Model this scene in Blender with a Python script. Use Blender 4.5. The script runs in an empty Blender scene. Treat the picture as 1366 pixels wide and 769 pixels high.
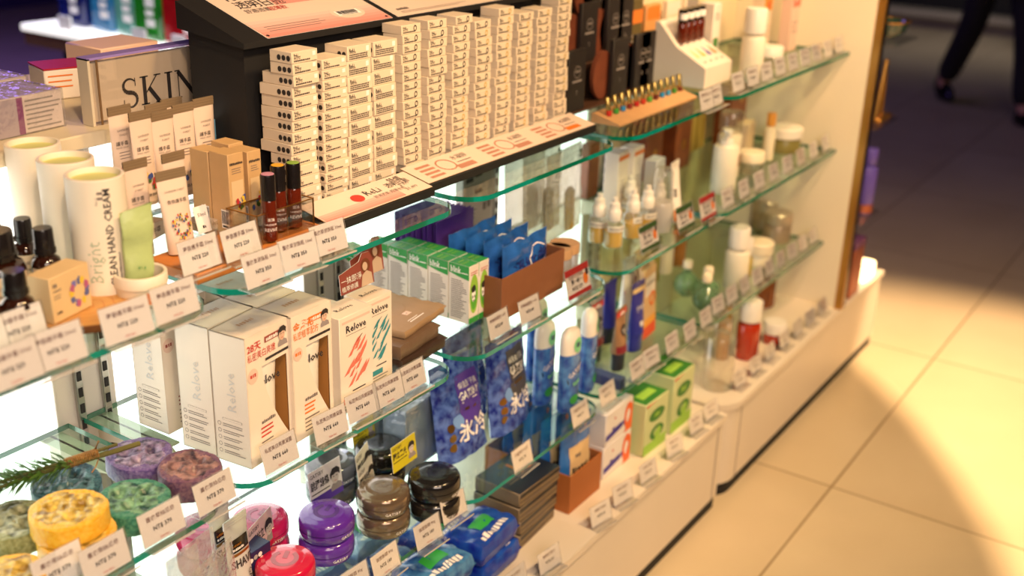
import bpy, bmesh, math, random
from mathutils import Vector, Matrix
random.seed(11)
sc = bpy.context.scene
col = sc.collection
pi = math.pi

# ------------------------------------------------------------------ camera
FPX, YAW, PITCH, ROLL, CAMH = 1520.987, 0.990319, 0.378717, 0.032610, 1.5
_h = Vector((math.sin(YAW), math.cos(YAW), 0)); _r = Vector((math.cos(YAW), -math.sin(YAW), 0)); _u = Vector((0, 0, 1))
CF = _h*math.cos(PITCH) - _u*math.sin(PITCH); _up = _h*math.sin(PITCH) + _u*math.cos(PITCH)
CR = _r*math.cos(ROLL) + _up*math.sin(ROLL); CU = -_r*math.sin(ROLL) + _up*math.cos(ROLL)
CAM = Vector((0, 0, CAMH))
cd = bpy.data.cameras.new('camera'); cam = bpy.data.objects.new('camera', cd); col.objects.link(cam)
cam.matrix_world = Matrix(((CR.x, CU.x, -CF.x, 0), (CR.y, CU.y, -CF.y, 0), (CR.z, CU.z, -CF.z, CAMH), (0, 0, 0, 1)))
cd.sensor_width = 36; cd.lens = FPX*36/1366; cd.clip_start = .02
cd.dof.use_dof = True; cd.dof.focus_distance = 1.60; cd.dof.aperture_fstop = 2.8
sc.camera = cam

def _ray(px, py): return CF*FPX + CR*(px-683) - CU*(py-384.5)
def G(px, py, z):            # the place on a horizontal surface at height z that the photo shows at a pixel
    d = _ray(px, py); return CAM + d*((z-CAMH)/d.z)
def VY(px, py, y):           # the same on an upright surface at depth y
    d = _ray(px, py); return CAM + d*(y/d.y)

# ------------------------------------------------------------------ look, world, lights
sc.view_settings.view_transform = 'Standard'; sc.view_settings.look = 'None'
sc.view_settings.gamma = 1; sc.view_settings.use_curve_mapping = False
sc.view_settings.exposure = 0.0
sc.cycles.max_bounces = 10; sc.cycles.transparent_max_bounces = 24
sc.cycles.transmission_bounces = 8; sc.cycles.glossy_bounces = 4; sc.cycles.diffuse_bounces = 3
sc.cycles.caustics_reflective = False; sc.cycles.caustics_refractive = False
sc.cycles.sample_clamp_indirect = 4
w = bpy.data.worlds.new('world'); sc.world = w; w.use_nodes = True
w.node_tree.nodes['Background'].inputs[0].default_value = (.40, .33, .42, 1)
w.node_tree.nodes['Background'].inputs[1].default_value = .035

def spot(name, loc, tgt, watts, colr, deg=70, size=.06, blend=.6):
    l = bpy.data.lights.new(name, 'SPOT'); l.energy = watts; l.color = colr
    l.spot_size = math.radians(deg); l.spot_blend = blend; l.shadow_soft_size = size
    o = bpy.data.objects.new(name, l); col.objects.link(o); o.location = loc
    o.rotation_euler = (Vector(tgt)-Vector(loc)).to_track_quat('-Z', 'Y').to_euler()
    return o
def area(name, loc, tgt, watts, colr, sx, sy):
    l = bpy.data.lights.new(name, 'AREA'); l.energy = watts; l.color = colr; l.shape = 'RECTANGLE'; l.size = sx; l.size_y = sy
    o = bpy.data.objects.new(name, l); col.objects.link(o); o.location = loc
    o.rotation_euler = (Vector(tgt)-Vector(loc)).to_track_quat('-Z', 'Y').to_euler()
    return o
WARM = (1, .68, .40); WARM2 = (1, .66, .36)
PANEL = 2.2
spot('track_lamp', (.10, -.25, 2.7), (.65, 1.1, .9), 100, WARM, 58)
spot('track_lamp', (.9, -.30, 2.7), (1.15, 1.1, .9), 50, WARM, 58)
spot('track_lamp', (1.8, -.30, 2.7), (1.75, 1.1, .8), 38, WARM, 58)
spot('added_bay_light', (2.45, .30, 2.16), (2.72, 1.08, .55), 78, WARM2, 66)  # added under the shadow disc to brighten the fifth bay
spot('added_bay_light', (2.95, .30, 2.16), (2.85, 1.05, .6), 26, WARM2, 66)  # second added light for the fifth bay
spot('aisle_lamp', (3.0, -.3, 2.7), (2.98, .42, 0), 760, WARM2, 50, .012, .5)
spot('aisle_lamp', (1.6, -.5, 2.7), (2.1, .45, 0), 150, (1, .64, .28), 100, .1)
area('added_front_fill', (-.5, -1.2, 2.1), (1.1, 1.2, .8), 48, (1, .80, .66), 1.6, 1.0)  # added fill from the camera side, brightens price tags and shelf fronts
area('shop_glow', (2.6, 6.2, 2.6), (2.6, 5.0, 0), 60, (.34, .20, 1), 2.5, 1.5)
spot('counter_lamp', (2.2, 2.9, 2.4), (2.75, 3.5, .8), 120, (.9, .95, 1), 60, .1)
area('far_light', (9.4, 2.0, 1.6), (10.7, 2.4, .1), 9, (1, .90, .84), 1.5, .5)
area('aisle_glow', (6.6, 2.6, 2.6), (6.4, 2.2, 0), 4, (.62, .45, 1), 1.2, 1.2)

# ------------------------------------------------------------------ materials
def lin(c):
    return tuple(((x/255)/12.92 if x/255 <= .04045 else ((x/255+.055)/1.055)**2.4) for x in c)
_M = {}
def mat(name, c=(200, 200, 200), rough=.5, metal=0, spec=.5, noise=0, scale=40, bump=0, trans=0, alpha=1, emit=0, coat=0, sss=0, c2=None):
    """Principled; noise mottles the colour a little (or blends to c2), bump roughens it, alpha < 1 is thin clear film"""
    if name in _M: return _M[name]
    m = bpy.data.materials.new(name); m.use_nodes = True; _M[name] = m
    nt = m.node_tree; b = nt.nodes['Principled BSDF']; rgb = lin(c)
    b.inputs['Base Color'].default_value = (*rgb, 1); b.inputs['Roughness'].default_value = rough
    b.inputs['Metallic'].default_value = metal; b.inputs['Specular IOR Level'].default_value = spec
    b.inputs['Transmission Weight'].default_value = trans; b.inputs['Alpha'].default_value = alpha
    b.inputs['Coat Weight'].default_value = coat
    if emit: b.inputs['Emission Color'].default_value = (*rgb, 1); b.inputs['Emission Strength'].default_value = emit
    if sss: b.inputs['Subsurface Weight'].default_value = sss; b.inputs['Subsurface Radius'].default_value = (.01, .006, .004)
    if noise or bump or c2:
        tc = nt.nodes.new('ShaderNodeTexCoord'); n = nt.nodes.new('ShaderNodeTexNoise')
        n.inputs['Scale'].default_value = scale; n.inputs['Detail'].default_value = 4
        nt.links.new(tc.outputs['Object'], n.inputs['Vector'])
        if noise or c2:
            r = nt.nodes.new('ShaderNodeValToRGB'); r.color_ramp.elements[0].position = .35; r.color_ramp.elements[1].position = .65
            lo = lin(c2) if c2 else tuple(x*(1-noise) for x in rgb)
            r.color_ramp.elements[0].color = (*lo, 1); r.color_ramp.elements[1].color = (*rgb, 1)
            nt.links.new(n.outputs['Fac'], r.inputs['Fac']); nt.links.new(r.outputs['Color'], b.inputs['Base Color'])
        if bump:
            bp = nt.nodes.new('ShaderNodeBump'); bp.inputs['Strength'].default_value = bump; bp.inputs['Distance'].default_value = .004
            nt.links.new(n.outputs['Fac'], bp.inputs['Height']); nt.links.new(bp.outputs['Normal'], b.inputs['Normal'])
    return m
def clear(name, c=(255, 255, 255), refl=.10, rough=.05, haze=0.0, hc=(235, 235, 235), bump=0):
    """thin clear sheet or film: see-through, with a soft reflection and optional milky haze"""
    if name in _M: return _M[name]
    m = bpy.data.materials.new(name); m.use_nodes = True; _M[name] = m
    nt = m.node_tree; nt.nodes.clear(); N = nt.nodes.new; L = nt.links.new
    out = N('ShaderNodeOutputMaterial'); tr = N('ShaderNodeBsdfTransparent'); gl = N('ShaderNodeBsdfGlossy')
    tr.inputs[0].default_value = (*lin(c), 1); gl.inputs['Roughness'].default_value = rough
    lw = N('ShaderNodeLayerWeight'); lw.inputs[0].default_value = .35
    mr = N('ShaderNodeMapRange'); mr.inputs[3].default_value = refl*.4; mr.inputs[4].default_value = min(1, refl*4)
    L(lw.outputs['Facing'], mr.inputs[0])
    mx = N('ShaderNodeMixShader'); L(mr.outputs[0], mx.inputs[0]); L(tr.outputs[0], mx.inputs[1]); L(gl.outputs[0], mx.inputs[2])
    last = mx
    if haze:
        df = N('ShaderNodeBsdfDiffuse'); df.inputs[0].default_value = (*lin(hc), 1)
        tl = N('ShaderNodeBsdfTranslucent'); tl.inputs[0].default_value = (*lin(hc), 1)
        ad = N('ShaderNodeMixShader'); ad.inputs[0].default_value = .5; L(df.outputs[0], ad.inputs[1]); L(tl.outputs[0], ad.inputs[2])
        m2 = N('ShaderNodeMixShader'); m2.inputs[0].default_value = haze; L(mx.outputs[0], m2.inputs[1]); L(ad.outputs[0], m2.inputs[2]); last = m2
    if bump:
        tc = N('ShaderNodeTexCoord'); n = N('ShaderNodeTexNoise'); n.inputs['Scale'].default_value = 60
        bp = N('ShaderNodeBump'); bp.inputs['Strength'].default_value = bump; bp.inputs['Distance'].default_value = .01
        L(tc.outputs['Object'], n.inputs['Vector']); L(n.outputs['Fac'], bp.inputs['Height']); L(bp.outputs['Normal'], gl.inputs['Normal'])
    L(last.outputs[0], out.inputs[0])
    return m

# ------------------------------------------------------------------ mesh building
_txt = {}
def glyphs(s, bold=False):
    k = (s, bold)
    if k not in _txt:
        c = bpy.data.curves.new('lettering', 'FONT'); c.body = s; c.resolution_u = 1 if len(s) > 3 else 3
        c.offset = .018 if bold else 0
        o = bpy.data.objects.new('lettering', c); col.objects.link(o)
        dg = bpy.context.evaluated_depsgraph_get()
        m = bpy.data.meshes.new_from_object(o.evaluated_get(dg))
        vs = [tuple(v.co) for v in m.vertices]; fs = [tuple(p.vertices) for p in m.polygons]
        bpy.data.objects.remove(o); bpy.data.curves.remove(c); bpy.data.meshes.remove(m)
        x0 = min([v[0] for v in vs] or [0]); x1 = max([v[0] for v in vs] or [1]); y0 = min([v[1] for v in vs] or [0]); y1 = max([v[1] for v in vs] or [1])
        _txt[k] = (vs, fs, x0, x1, y0, y1)
    return _txt[k]
def flat(o, u, v):           # a plane to print on: (x, y, lift) -> point
    o = Vector(o); u = Vector(u).normalized(); v = Vector(v).normalized(); n = u.cross(v)
    return lambda x, y, k=0: o + u*x + v*y + n*k
def round_(r, cx=0, cy=0, a0=-pi/2):   # printing round an upright cylinder; x = 0 looks along a0
    return lambda x, y, k=0: Vector((cx + (r+k)*math.cos(a0+x/r), cy + (r+k)*math.sin(a0+x/r), y))
FRONT = lambda y=0, z=0: flat((0, y, z), (1, 0, 0), (0, 0, 1))
def LEFT(x, y0=0): return flat((x, y0, 0), (0, -1, 0), (0, 0, 1))     # x runs towards the front
def TOP(z): return flat((0, 0, z), (1, 0, 0), (0, 1, 0))

class MB:
    def __init__(s): s.v = []; s.f = []; s.m = []; s.mats = []
    def _mi(s, m):
        if m not in s.mats: s.mats.append(m)
        return s.mats.index(m)
    def add(s, vs, fs, m, T=None):
        k = len(s.v); i = s._mi(m)
        s.v += [tuple(T @ Vector(p)) if T else tuple(p) for p in vs]
        for f in fs: s.f.append([k+a for a in f]); s.m.append(i)
        return s
    def box(s, x0, x1, y0, y1, z0, z1, m, b=0, T=None):
        b = min(b, (x1-x0)*.49, (y1-y0)*.49, (z1-z0)*.49)
        c = ((x0+x1)/2, (y0+y1)/2, (z0+z1)/2); h = ((x1-x0)/2, (y1-y0)/2, (z1-z0)/2)
        if b <= 0:
            vs = [(c[0]+i*h[0], c[1]+j*h[1], c[2]+k*h[2]) for i in (-1, 1) for j in (-1, 1) for k in (-1, 1)]
            return s.add(vs, [(0, 1, 3, 2), (4, 6, 7, 5), (0, 4, 5, 1), (2, 3, 7, 6), (0, 2, 6, 4), (1, 5, 7, 3)], m, T)
        vs = []; idx = {}
        for i in (-1, 1):
            for j in (-1, 1):
                for k in (-1, 1):
                    for a in range(3):
                        d = [b, b, b]; d[a] = 0
                        idx[(i, j, k, a)] = len(vs)
                        vs.append((c[0]+i*(h[0]-d[0]), c[1]+j*(h[1]-d[1]), c[2]+k*(h[2]-d[2])))
        fs = []
        for q in (-1, 1):
            fs.append([idx[(q, j, k, 0)] for j, k in ((-1, -1), (1, -1), (1, 1), (-1, 1))][::q])
            fs.append([idx[(i, q, k, 1)] for i, k in ((-1, -1), (-1, 1), (1, 1), (1, -1))][::q])
            fs.append([idx[(i, j, q, 2)] for i, j in ((-1, -1), (1, -1), (1, 1), (-1, 1))][::q])
        for p in (-1, 1):
            for q in (-1, 1):
                sg = p*q
                fs.append([idx[(p, q, -1, 0)], idx[(p, q, -1, 1)], idx[(p, q, 1, 1)], idx[(p, q, 1, 0)]][::sg])
                fs.append([idx[(p, -1, q, 2)], idx[(p, -1, q, 0)], idx[(p, 1, q, 0)], idx[(p, 1, q, 2)]][::sg])
                fs.append([idx[(-1, p, q, 1)], idx[(-1, p, q, 2)], idx[(1, p, q, 2)], idx[(1, p, q, 1)]][::sg])
        for i in (-1, 1):
            for j in (-1, 1):
                for k in (-1, 1):
                    fs.append([idx[(i, j, k, a)] for a in range(3)][::i*j*k])
        return s.add(vs, fs, m, T)
    def lathe(s, prof, m, n=28, cx=0, cy=0, sx=1, sy=1, T=None):
        vs = []; rows = []
        for r, z in prof:
            if r <= 1e-6: rows.append([len(vs)]); vs.append((cx, cy, z))
            else:
                rows.append([len(vs)+i for i in range(n)])
                vs += [(cx+r*sx*math.cos(2*pi*i/n), cy+r*sy*math.sin(2*pi*i/n), z) for i in range(n)]
        fs = []
        for a, b in zip(rows, rows[1:]):
            for i in range(n):
                j = (i+1) % n
                if len(a) == 1 and len(b) == 1: break
                if len(a) == 1: fs.append((a[0], b[j], b[i]))
                elif len(b) == 1: fs.append((a[i], a[j], b[0]))
                else: fs.append((a[i], a[j], b[j], b[i]))
        return s.add(vs, fs, m, T)
    def loft(s, rings, m, cap=True, T=None, closed=True):
        n = len(rings[0]); vs = [p for r in rings for p in r]; fs = []
        for k in range(len(rings)-1):
            for i in range(n if closed else n-1):
                j = (i+1) % n; fs.append((k*n+i, k*n+j, (k+1)*n+j, (k+1)*n+i))
        if cap: fs.append(tuple(range(n))[::-1]); fs.append(tuple((len(rings)-1)*n+i for i in range(n)))
        return s.add(vs, fs, m, T)
    def prism(s, pts, fr, d, m, me=None, T=None):
        """a flat outline (x, y) on the plane fr, with thickness d behind it; me = edge material"""
        n = len(pts)
        ar = sum(pts[i][0]*pts[(i+1) % n][1]-pts[(i+1) % n][0]*pts[i][1] for i in range(n))
        if ar < 0: pts = pts[::-1]
        a = [fr(x, y, 0) for x, y in pts]; b = [fr(x, y, -d) for x, y in pts]
        s.add(a, [tuple(range(n))], m, T); s.add(b, [tuple(range(n))[::-1]], m, T)
        s.add(a+b, [(i, i+n, (i+1) % n+n, (i+1) % n) for i in range(n)], me or m, T)
        return s
    def tube(s, pts, r, m, n=8, T=None, rs=None):
        pts = [Vector(p) for p in pts]; rings = []
        for i, p in enumerate(pts):
            t = (pts[min(i+1, len(pts)-1)]-pts[max(i-1, 0)]).normalized()
            a = t.cross(Vector((0, 0, 1)) if abs(t.z) < .9 else Vector((1, 0, 0))).normalized(); b = a.cross(t).normalized()
            q = rs[i] if rs else r
            rings.append([p + (a*math.cos(2*pi*k/n) - b*math.sin(2*pi*k/n))*q for k in range(n)])
        return s.loft(rings, m, True, T)
    def rect(s, fr, x0, y0, x1, y1, m, k=.0003, nx=1, T=None):
        xs = [x0+(x1-x0)*i/nx for i in range(nx+1)]
        vs = [fr(x, y0, k) for x in xs] + [fr(x, y1, k) for x in xs]
        return s.add(vs, [(i, i+1, nx+2+i, nx+1+i) for i in range(nx)], m, T)
    def poly(s, fr, pts, m, k=.0003, T=None):
        n = len(pts)
        if sum(pts[i][0]*pts[(i+1) % n][1]-pts[(i+1) % n][0]*pts[i][1] for i in range(n)) < 0: pts = pts[::-1]
        return s.add([fr(x, y, k) for x, y in pts], [tuple(range(n))], m, T)
    def oval(s, fr, cx, cy, rx, ry, m, k=.0003, n=20, inner=0, T=None):
        o = [(cx+rx*math.cos(2*pi*i/n), cy+ry*math.sin(2*pi*i/n)) for i in range(n)]
        if not inner: return s.poly(fr, o, m, k, T)
        q = [(cx+(x-cx)*inner, cy+(y-cy)*inner) for x, y in o]
        return s.add([fr(x, y, k) for x, y in o+q], [(i, (i+1) % n, n+(i+1) % n, n+i) for i in range(n)], m, T)
    def text(s, fr, t, x, y, h, m, align='l', k=.0005, rot=0, bold=False, wmax=None, T=None):
        """lettering with its cap height about h, foot at (x, y) on plane fr"""
        if t[0] == '~':          # print too fine to read: a row of small marks
            r = random.Random(len(t)*7+int(h*1e6)); W = wmax or h*.62*(len(t)-1); a = -W/2 if align == 'c' else 0; e_ = a+W; ca, sa = math.cos(rot), math.sin(rot)
            while a < e_-h*.1:
                q = r.uniform(.25, .7)*h; hh = h*r.uniform(.7, 1)
                s.add([fr(x+i*ca-j*sa, y+i*sa+j*ca, k) for i, j in ((a, 0), (a+q, 0), (a+q, hh), (a, hh))], [(0, 1, 2, 3)], m, T); a += q+h*.2
            return s
        vs, fs, x0, x1, y0, y1 = glyphs(t, bold)
        sc_ = h/.72; sx = sc_
        if wmax and (x1-x0)*sx > wmax: sx = wmax/(x1-x0)
        ox = {'l': -x0, 'c': -(x0+x1)/2, 'r': -x1}[align]
        ca, sa = math.cos(rot), math.sin(rot); P = []
        for a, b, _ in vs:
            a = (a+ox)*sx; b = b*sc_
            P.append(fr(x+a*ca-b*sa, y+a*sa+b*ca, k))
        return s.add(P, fs, m, T)
    def lines(s, fr, x0, x1, y, dy, n, h, m, k=.0005, jit=.3, T=None):
        for i in range(n):
            s.rect(fr, x0, y-i*dy, x1-(x1-x0)*jit*random.random(), y-i*dy+h, m, k, T=T)
        return s
    def build(s, name, parent=None, ang=38):
        me = bpy.data.meshes.new(name); me.from_pydata(s.v, [], s.f)
        for m in s.mats: me.materials.append(m)
        me.polygons.foreach_set('material_index', s.m); me.polygons.foreach_set('use_smooth', [True]*len(s.f))
        me.set_sharp_from_angle(angle=math.radians(ang)); me.update()
        o = bpy.data.objects.new(name, me); col.objects.link(o)
        if parent is not None: o.parent = parent
        return o

def tag(o, label, cat, group=None):
    o['label'] = label; o['category'] = cat
    if group: o['group'] = group
    return o
def put(o, loc, rz=0, rx=0, ry=0):
    o.location = loc; o.rotation_euler = (rx, ry, rz); return o
def thing(name, label, cat, loc=(0, 0, 0), rz=0, group=None, rx=0, ry=0):
    o = bpy.data.objects.new(name, None); o.empty_display_size = .02; col.objects.link(o)
    return put(tag(o, label, cat, group), loc, rz, rx, ry)
def struct(o):
    o['kind'] = 'structure'; return o
def kids(o): return KID.get(o.name, [])
KID = {}
def part(mb, name, parent, label=None):
    o = mb.build(name, parent); KID.setdefault(parent.name, []).append(o)
    if label: o['label'] = label
    return o
def dup(src, label, loc, rz=0, rx=0, ry=0, group=None):
    def cp(o, par):
        c = o.copy(); col.objects.link(c)
        if par is not None: c.parent = par
        for k in kids(o): KID.setdefault(c.name, []).append(cp(k, c))
        return c
    r = cp(src, None); r['label'] = label
    if group: r['group'] = group
    return put(r, loc, rz, rx, ry)
def nth(i): return ['first', 'second', 'third', 'fourth', 'fifth', 'sixth', 'seventh', 'eighth', 'ninth', 'tenth', 'eleventh', 'twelfth',
                    'thirteenth', 'fourteenth', 'fifteenth', 'sixteenth', 'seventeenth', 'eighteenth', 'nineteenth', 'twentieth'][i]
def smooth(t): return t*t*(3-2*t)
# ------------------------------------------------------------------ the setting
ZT, ZM, ZL, ZB = .986, .718, .449, .255      # tops of the three glass tiers and of the base
YF, YB = .95, 1.28                           # front and back of the glass
white_lam = mat('white_laminate', (226, 214, 196), .35, noise=.03, scale=5)
white_met = mat('white_metal', (222, 216, 206), .4)
steel = mat('brushed_steel', (190, 188, 182), .3, 1)
beige_met = mat('beige_metal', (206, 194, 172), .4)
dark_gap = mat('dark_gap', (38, 36, 36), .7)
black = mat('black_board', (20, 18, 19), .7, noise=.1)
black_gl = mat('black_gloss', (22, 20, 21), .12)
lit = mat('lit_panel', (255, 255, 252), .5, emit=PANEL)
ink = mat('dark_ink', (45, 40, 42), .6)
ink2 = mat('grey_ink', (120, 108, 104), .6)
paper = mat('white_paper', (252, 246, 242), .6)
gold = mat('gold_metal', (190, 140, 70), .3, .9)

def tile_floor():
    m = bpy.data.materials.new('stone_tiles'); m.use_nodes = True; nt = m.node_tree; N = nt.nodes.new; L = nt.links.new
    b = nt.nodes['Principled BSDF']; tc = N('ShaderNodeTexCoord'); mp = N('ShaderNodeMapping')
    mp.inputs['Location'].default_value = (-2.53+.95*3, -.68+.6*2, 0)
    br = N('ShaderNodeTexBrick'); br.offset = 0; br.inputs['Scale'].default_value = 1
    br.inputs['Brick Width'].default_value = .95; br.inputs['Row Height'].default_value = .6
    br.inputs['Mortar Size'].default_value = .0035; br.inputs['Mortar Smooth'].default_value = .3
    br.inputs['Color1'].default_value = (*lin((214, 198, 166)), 1); br.inputs['Color2'].default_value = (*lin((206, 188, 156)), 1)
    br.inputs['Mortar'].default_value = (*lin((150, 128, 96)), 1)
    L(tc.outputs['Object'], mp.inputs['Vector']); L(mp.outputs['Vector'], br.inputs['Vector'])
    n = N('ShaderNodeTexNoise'); n.inputs['Scale'].default_value = 3; n.inputs['Detail'].default_value = 6; L(tc.outputs['Object'], n.inputs['Vector'])
    mx = N('ShaderNodeMix'); mx.data_type = 'RGBA'; mx.blend_type = 'MULTIPLY'; mx.inputs[0].default_value = .35
    r = N('ShaderNodeValToRGB'); r.color_ramp.elements[0].position = .3; r.color_ramp.elements[1].position = .7
    r.color_ramp.elements[0].color = (.72, .68, .6, 1); r.color_ramp.elements[1].color = (1, 1, 1, 1)
    L(n.outputs['Fac'], r.inputs['Fac']); L(br.outputs['Color'], mx.inputs[6]); L(r.outputs['Color'], mx.inputs[7])
    L(mx.outputs[2], b.inputs['Base Color']); b.inputs['Roughness'].default_value = .32
    return m
mb = MB(); mb.box(-3, 13, -3, 9, -.05, 0, tile_floor()); struct(mb.build('floor'))
dark_wall = mat('dark_wall', (40, 34, 40), .8)
mb = MB(); mb.box(13, 13.1, -3, 9, 0, 3, dark_wall); struct(mb.build('wall_far'))
mb = MB(); mb.box(-3, 13, 9, 9.1, 0, 3, mat('violet_wall', (60, 44, 110), .7)); struct(mb.build('wall_back'))
# ceiling; an unseen round disc added to cast the curved floor shadow
mb = MB(); mb.box(-3, 13.1, -3, 9.1, 3, 3.05, mat('ceiling_paint', (92, 86, 84), .9)); struct(mb.build('ceiling'))
mb = MB(); mb.lathe([(0, 0), (.47, 0), (.5, .015), (.5, .045), (.47, .06), (0, .06)], mat('shade_disc_paint', (70, 64, 60), .7), 64)
for q in range(3): mb.tube([(.3*math.cos(q*2.09), .3*math.sin(q*2.09), .05), (.3*math.cos(q*2.09), .3*math.sin(q*2.09), .78)], .006, steel)
shade_disc = struct(mb.build('added_shade_disc')); shade_disc.location = (2.683, .248, 2.2)

# base plinths
def rounded_rect(x0, x1, y0, y1, r, corners, n=8):
    """outline of a plan; corners: which of 'fl', 'fr' (front = low y) are rounded"""
    P = []
    if 'fl' in corners: P += [(x0+r-r*math.cos(a), y0+r-r*math.sin(a)) for a in [pi/2*i/n for i in range(n+1)]]
    else: P += [(x0, y0)]
    if 'fr' in corners: P += [(x1-r+r*math.sin(a), y0+r-r*math.cos(a)) for a in [pi/2*i/n for i in range(n+1)]]
    else: P += [(x1, y0)]
    return P + [(x1, y1), (x0, y1)]
def slab(mb, pts, z0, z1, m, me=None): return mb.prism(pts, flat((0, 0, z1), (1, 0, 0), (0, 1, 0)), z1-z0, m, me)
def plinth(name, label, x0, x1, corners, seams):
    t = struct(thing(name, label, 'shelf base')); del t['category']; 
    mb = MB(); slab(mb, rounded_rect(x0, x1, .880, 1.66, .075, corners), .034, .236, white_lam)
    for s in seams: mb.box(s-.0012, s+.0012, .8792, .8815, .036, .234, ink2)
    o = part(mb, 'body', t)
    mb = MB(); slab(mb, rounded_rect(x0-.002, x1+.002, .873, 1.66, .08, corners), .239, ZB, white_lam)
    part(mb, 'top', t)
    mb = MB(); slab(mb, rounded_rect(x0+.004, x1-.004, .884, 1.65, .07, corners), 0, .239, black)
    part(mb, 'kick_strip', t)
plinth('trim_1', 'white shelf plinth with a square end and a black kick strip', -.3, 2.268, (), (1.42, 2.24))
plinth('trim_2', 'white shelf plinth with a rounded corner beside the bright floor', 2.285, 3.47, ('fl',), (2.375,))

# back wall of light boxes and slotted uprights
mb = MB(); mb.box(-.3, 2.30, 1.305, 1.34, ZB, 1.10, white_met); struct(mb.build('wall_back_panel'))
k = 1
for x0, x1 in ((-.3, .822), (.935, 1.312), (1.425, 1.80), (1.91, 2.27)):
    mb = MB(); mb.box(x0, x1, 1.287, 1.305, ZB, 1.10, lit); struct(mb.build('window_%d' % k))['label'] = 'backlit white shelf panel'; k += 1
for k, xc in enumerate((.878, 1.368, 1.855, 2.31)):
    mb = MB(); mb.box(xc-.056, xc+.042, 1.284, 1.305, ZB, 1.10, white_met, .001)
    for dx in (-.019, .024):
        mb.box(xc+dx-.006, xc+dx+.006, 1.278, 1.286, ZB, 1.10, steel, .001)
        for q in range(33):
            z = ZB+.02+q*.025
            mb.box(xc+dx-.0032, xc+dx+.0032, 1.2768, 1.279, z, z+.014, dark_gap)
    struct(mb.build('trim_%d' % (k+3)))['label'] = 'slotted white upright between two light panels'
mb = MB(); mb.box(-.3, 2.30, 1.272, 1.66, 1.098, 1.118, mat('beige_cap', (214, 200, 172), .45), .002); struct(mb.build('trim_7'))['label'] = 'beige top cap of the shelf wall'
olive = mat('olive_panel', (120, 112, 84), .6)
mb = MB(); mb.box(2.30, 3.06, 1.285, 1.33, ZB, 2.0, mat('cream_panel', (226, 210, 176), .5)); struct(mb.build('wall_panel_back'))
mb = MB(); mb.box(1.86, 2.30, 1.29, 1.33, 1.118, 2.0, mat('dark_panel', (58, 48, 38), .6)); struct(mb.build('wall_panel_dark'))
mb = MB(); mb.box(3.062, 3.085, .895, 1.33, ZB, 2.0, mat('cream_side', (240, 228, 204), .4)); struct(mb.build('wall_right'))
mb = MB(); mb.box(3.062, 3.074, .873, .895, ZB, 2.0, gold); mb.box(3.074, 3.096, .873, .897, ZB, 2.0, black_gl); struct(mb.build('trim_8'))['label'] = 'gold and black edge strip of the end panel'

# glass shelves
glass_face = clear('clear_glass', (238, 250, 244), .06, .02)
glass_edge = mat('green_glass_edge', (0, 112, 86), .12, trans=.12, spec=.5)
def glass_shelf(x0, x1, z, label, corners=('fl', 'fr'), y0=YF, y1=YB):
    t = thing('glass_shelf', label, 'shelf', (0, 0, 0), group=None)
    mb = MB(); slab(mb, rounded_rect(x0, x1, y0, y1, .05, corners), z-.008, z, glass_face, glass_edge); part(mb, 'glass_pane', t)
    for xb in (x0+.028, x1-.028):
        mb = MB(); mb.prism([(y1+.005, z-.0085), (y1-.15, z-.0085), (y1-.16, z-.016), (y1-.10, z-.028), (y1+.005, z-.050)], flat((xb+.002, 0, 0), (0, 1, 0), (0, 0, 1)), .004, beige_met)
        mb.box(xb-.016, xb+.016, y1-.15, y1+.005, z-.0105, z-.0085, beige_met)
        part(mb, 'bracket', t)
    return t
BAY = dict(A=(-.2, .835), B=(.858, 1.313), C=(1.338, 1.802), D=(1.826, 2.272), E=(2.292, 3.058))
WHAT = {('A', ZT): 'holding hand cream tubes and dark bottles', ('B', ZT): 'holding the roll-on bottles on a wooden tray', ('C', ZT): 'under the stacks of white lens boxes',
        ('D', ZT): 'under the wood disc perfume cards', ('E', ZT): 'top tier beside the cream end panel', ('A', ZM): 'holding the round loofah soaps',
        ('B', ZM): 'holding the tall white windowed cartons', ('C', ZM): 'holding the green boxes and the brown open box', ('D', ZM): 'holding small spray bottles with yellow liquid',
        ('E', ZM): 'middle tier beside the cream end panel', ('A', ZL): 'low at the bottom corner under the soaps', ('B', ZL): 'holding the round hair wax tins', ('C', ZL): 'holding the blue wipe bags',
        ('D', ZL): 'holding the dark and blue cream tubes', ('E', ZL): 'lowest tier beside the cream end panel'}
for b, (x0, x1) in BAY.items():
    for z in (ZT, ZM, ZL):
        if (b, z) == ('A', ZL): continue
        glass_shelf(x0, x1, z, 'green edged glass shelf ' + WHAT[(b, z)], ('fl',) if b == 'E' else ('fl', 'fr'))
# ------------------------------------------------------------------ kinds of goods
wood = mat('orange_wood', (206, 128, 58), .45, noise=.25, scale=18)
wood2 = mat('pale_wood', (214, 160, 92), .5, noise=.2, scale=25)
brown_disc = mat('brown_wood', (120, 62, 40), .55, noise=.25, scale=30)
acr = clear('acrylic', (252, 252, 252), .10, .03)
acr_edge = mat('acrylic_edge', (236, 232, 226), .15, trans=.5)
film = clear('clear_film', (250, 250, 250), .16, .12, .10, bump=.5)
milky = clear('milky_film', (245, 245, 242), .10, .25, .45, bump=.4)
carton_white = mat('white_carton', (232, 222, 210), .5, noise=.02)
cream = mat('cream_carton', (222, 190, 140), .55, noise=.05)
plas_white = mat('white_plastic', (236, 230, 220), .3)
plas_black = mat('black_plastic', (26, 22, 22), .22)
red_ink = mat('red_ink', (196, 60, 48), .6)
orange_ink = mat('orange_ink', (222, 120, 40), .6)
pink = mat('pink_ink', (232, 150, 140), .6)
green_ink = mat('green_ink', (40, 140, 70), .55)
skin_ink = mat('skin_print', (214, 178, 156), .6)

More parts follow.
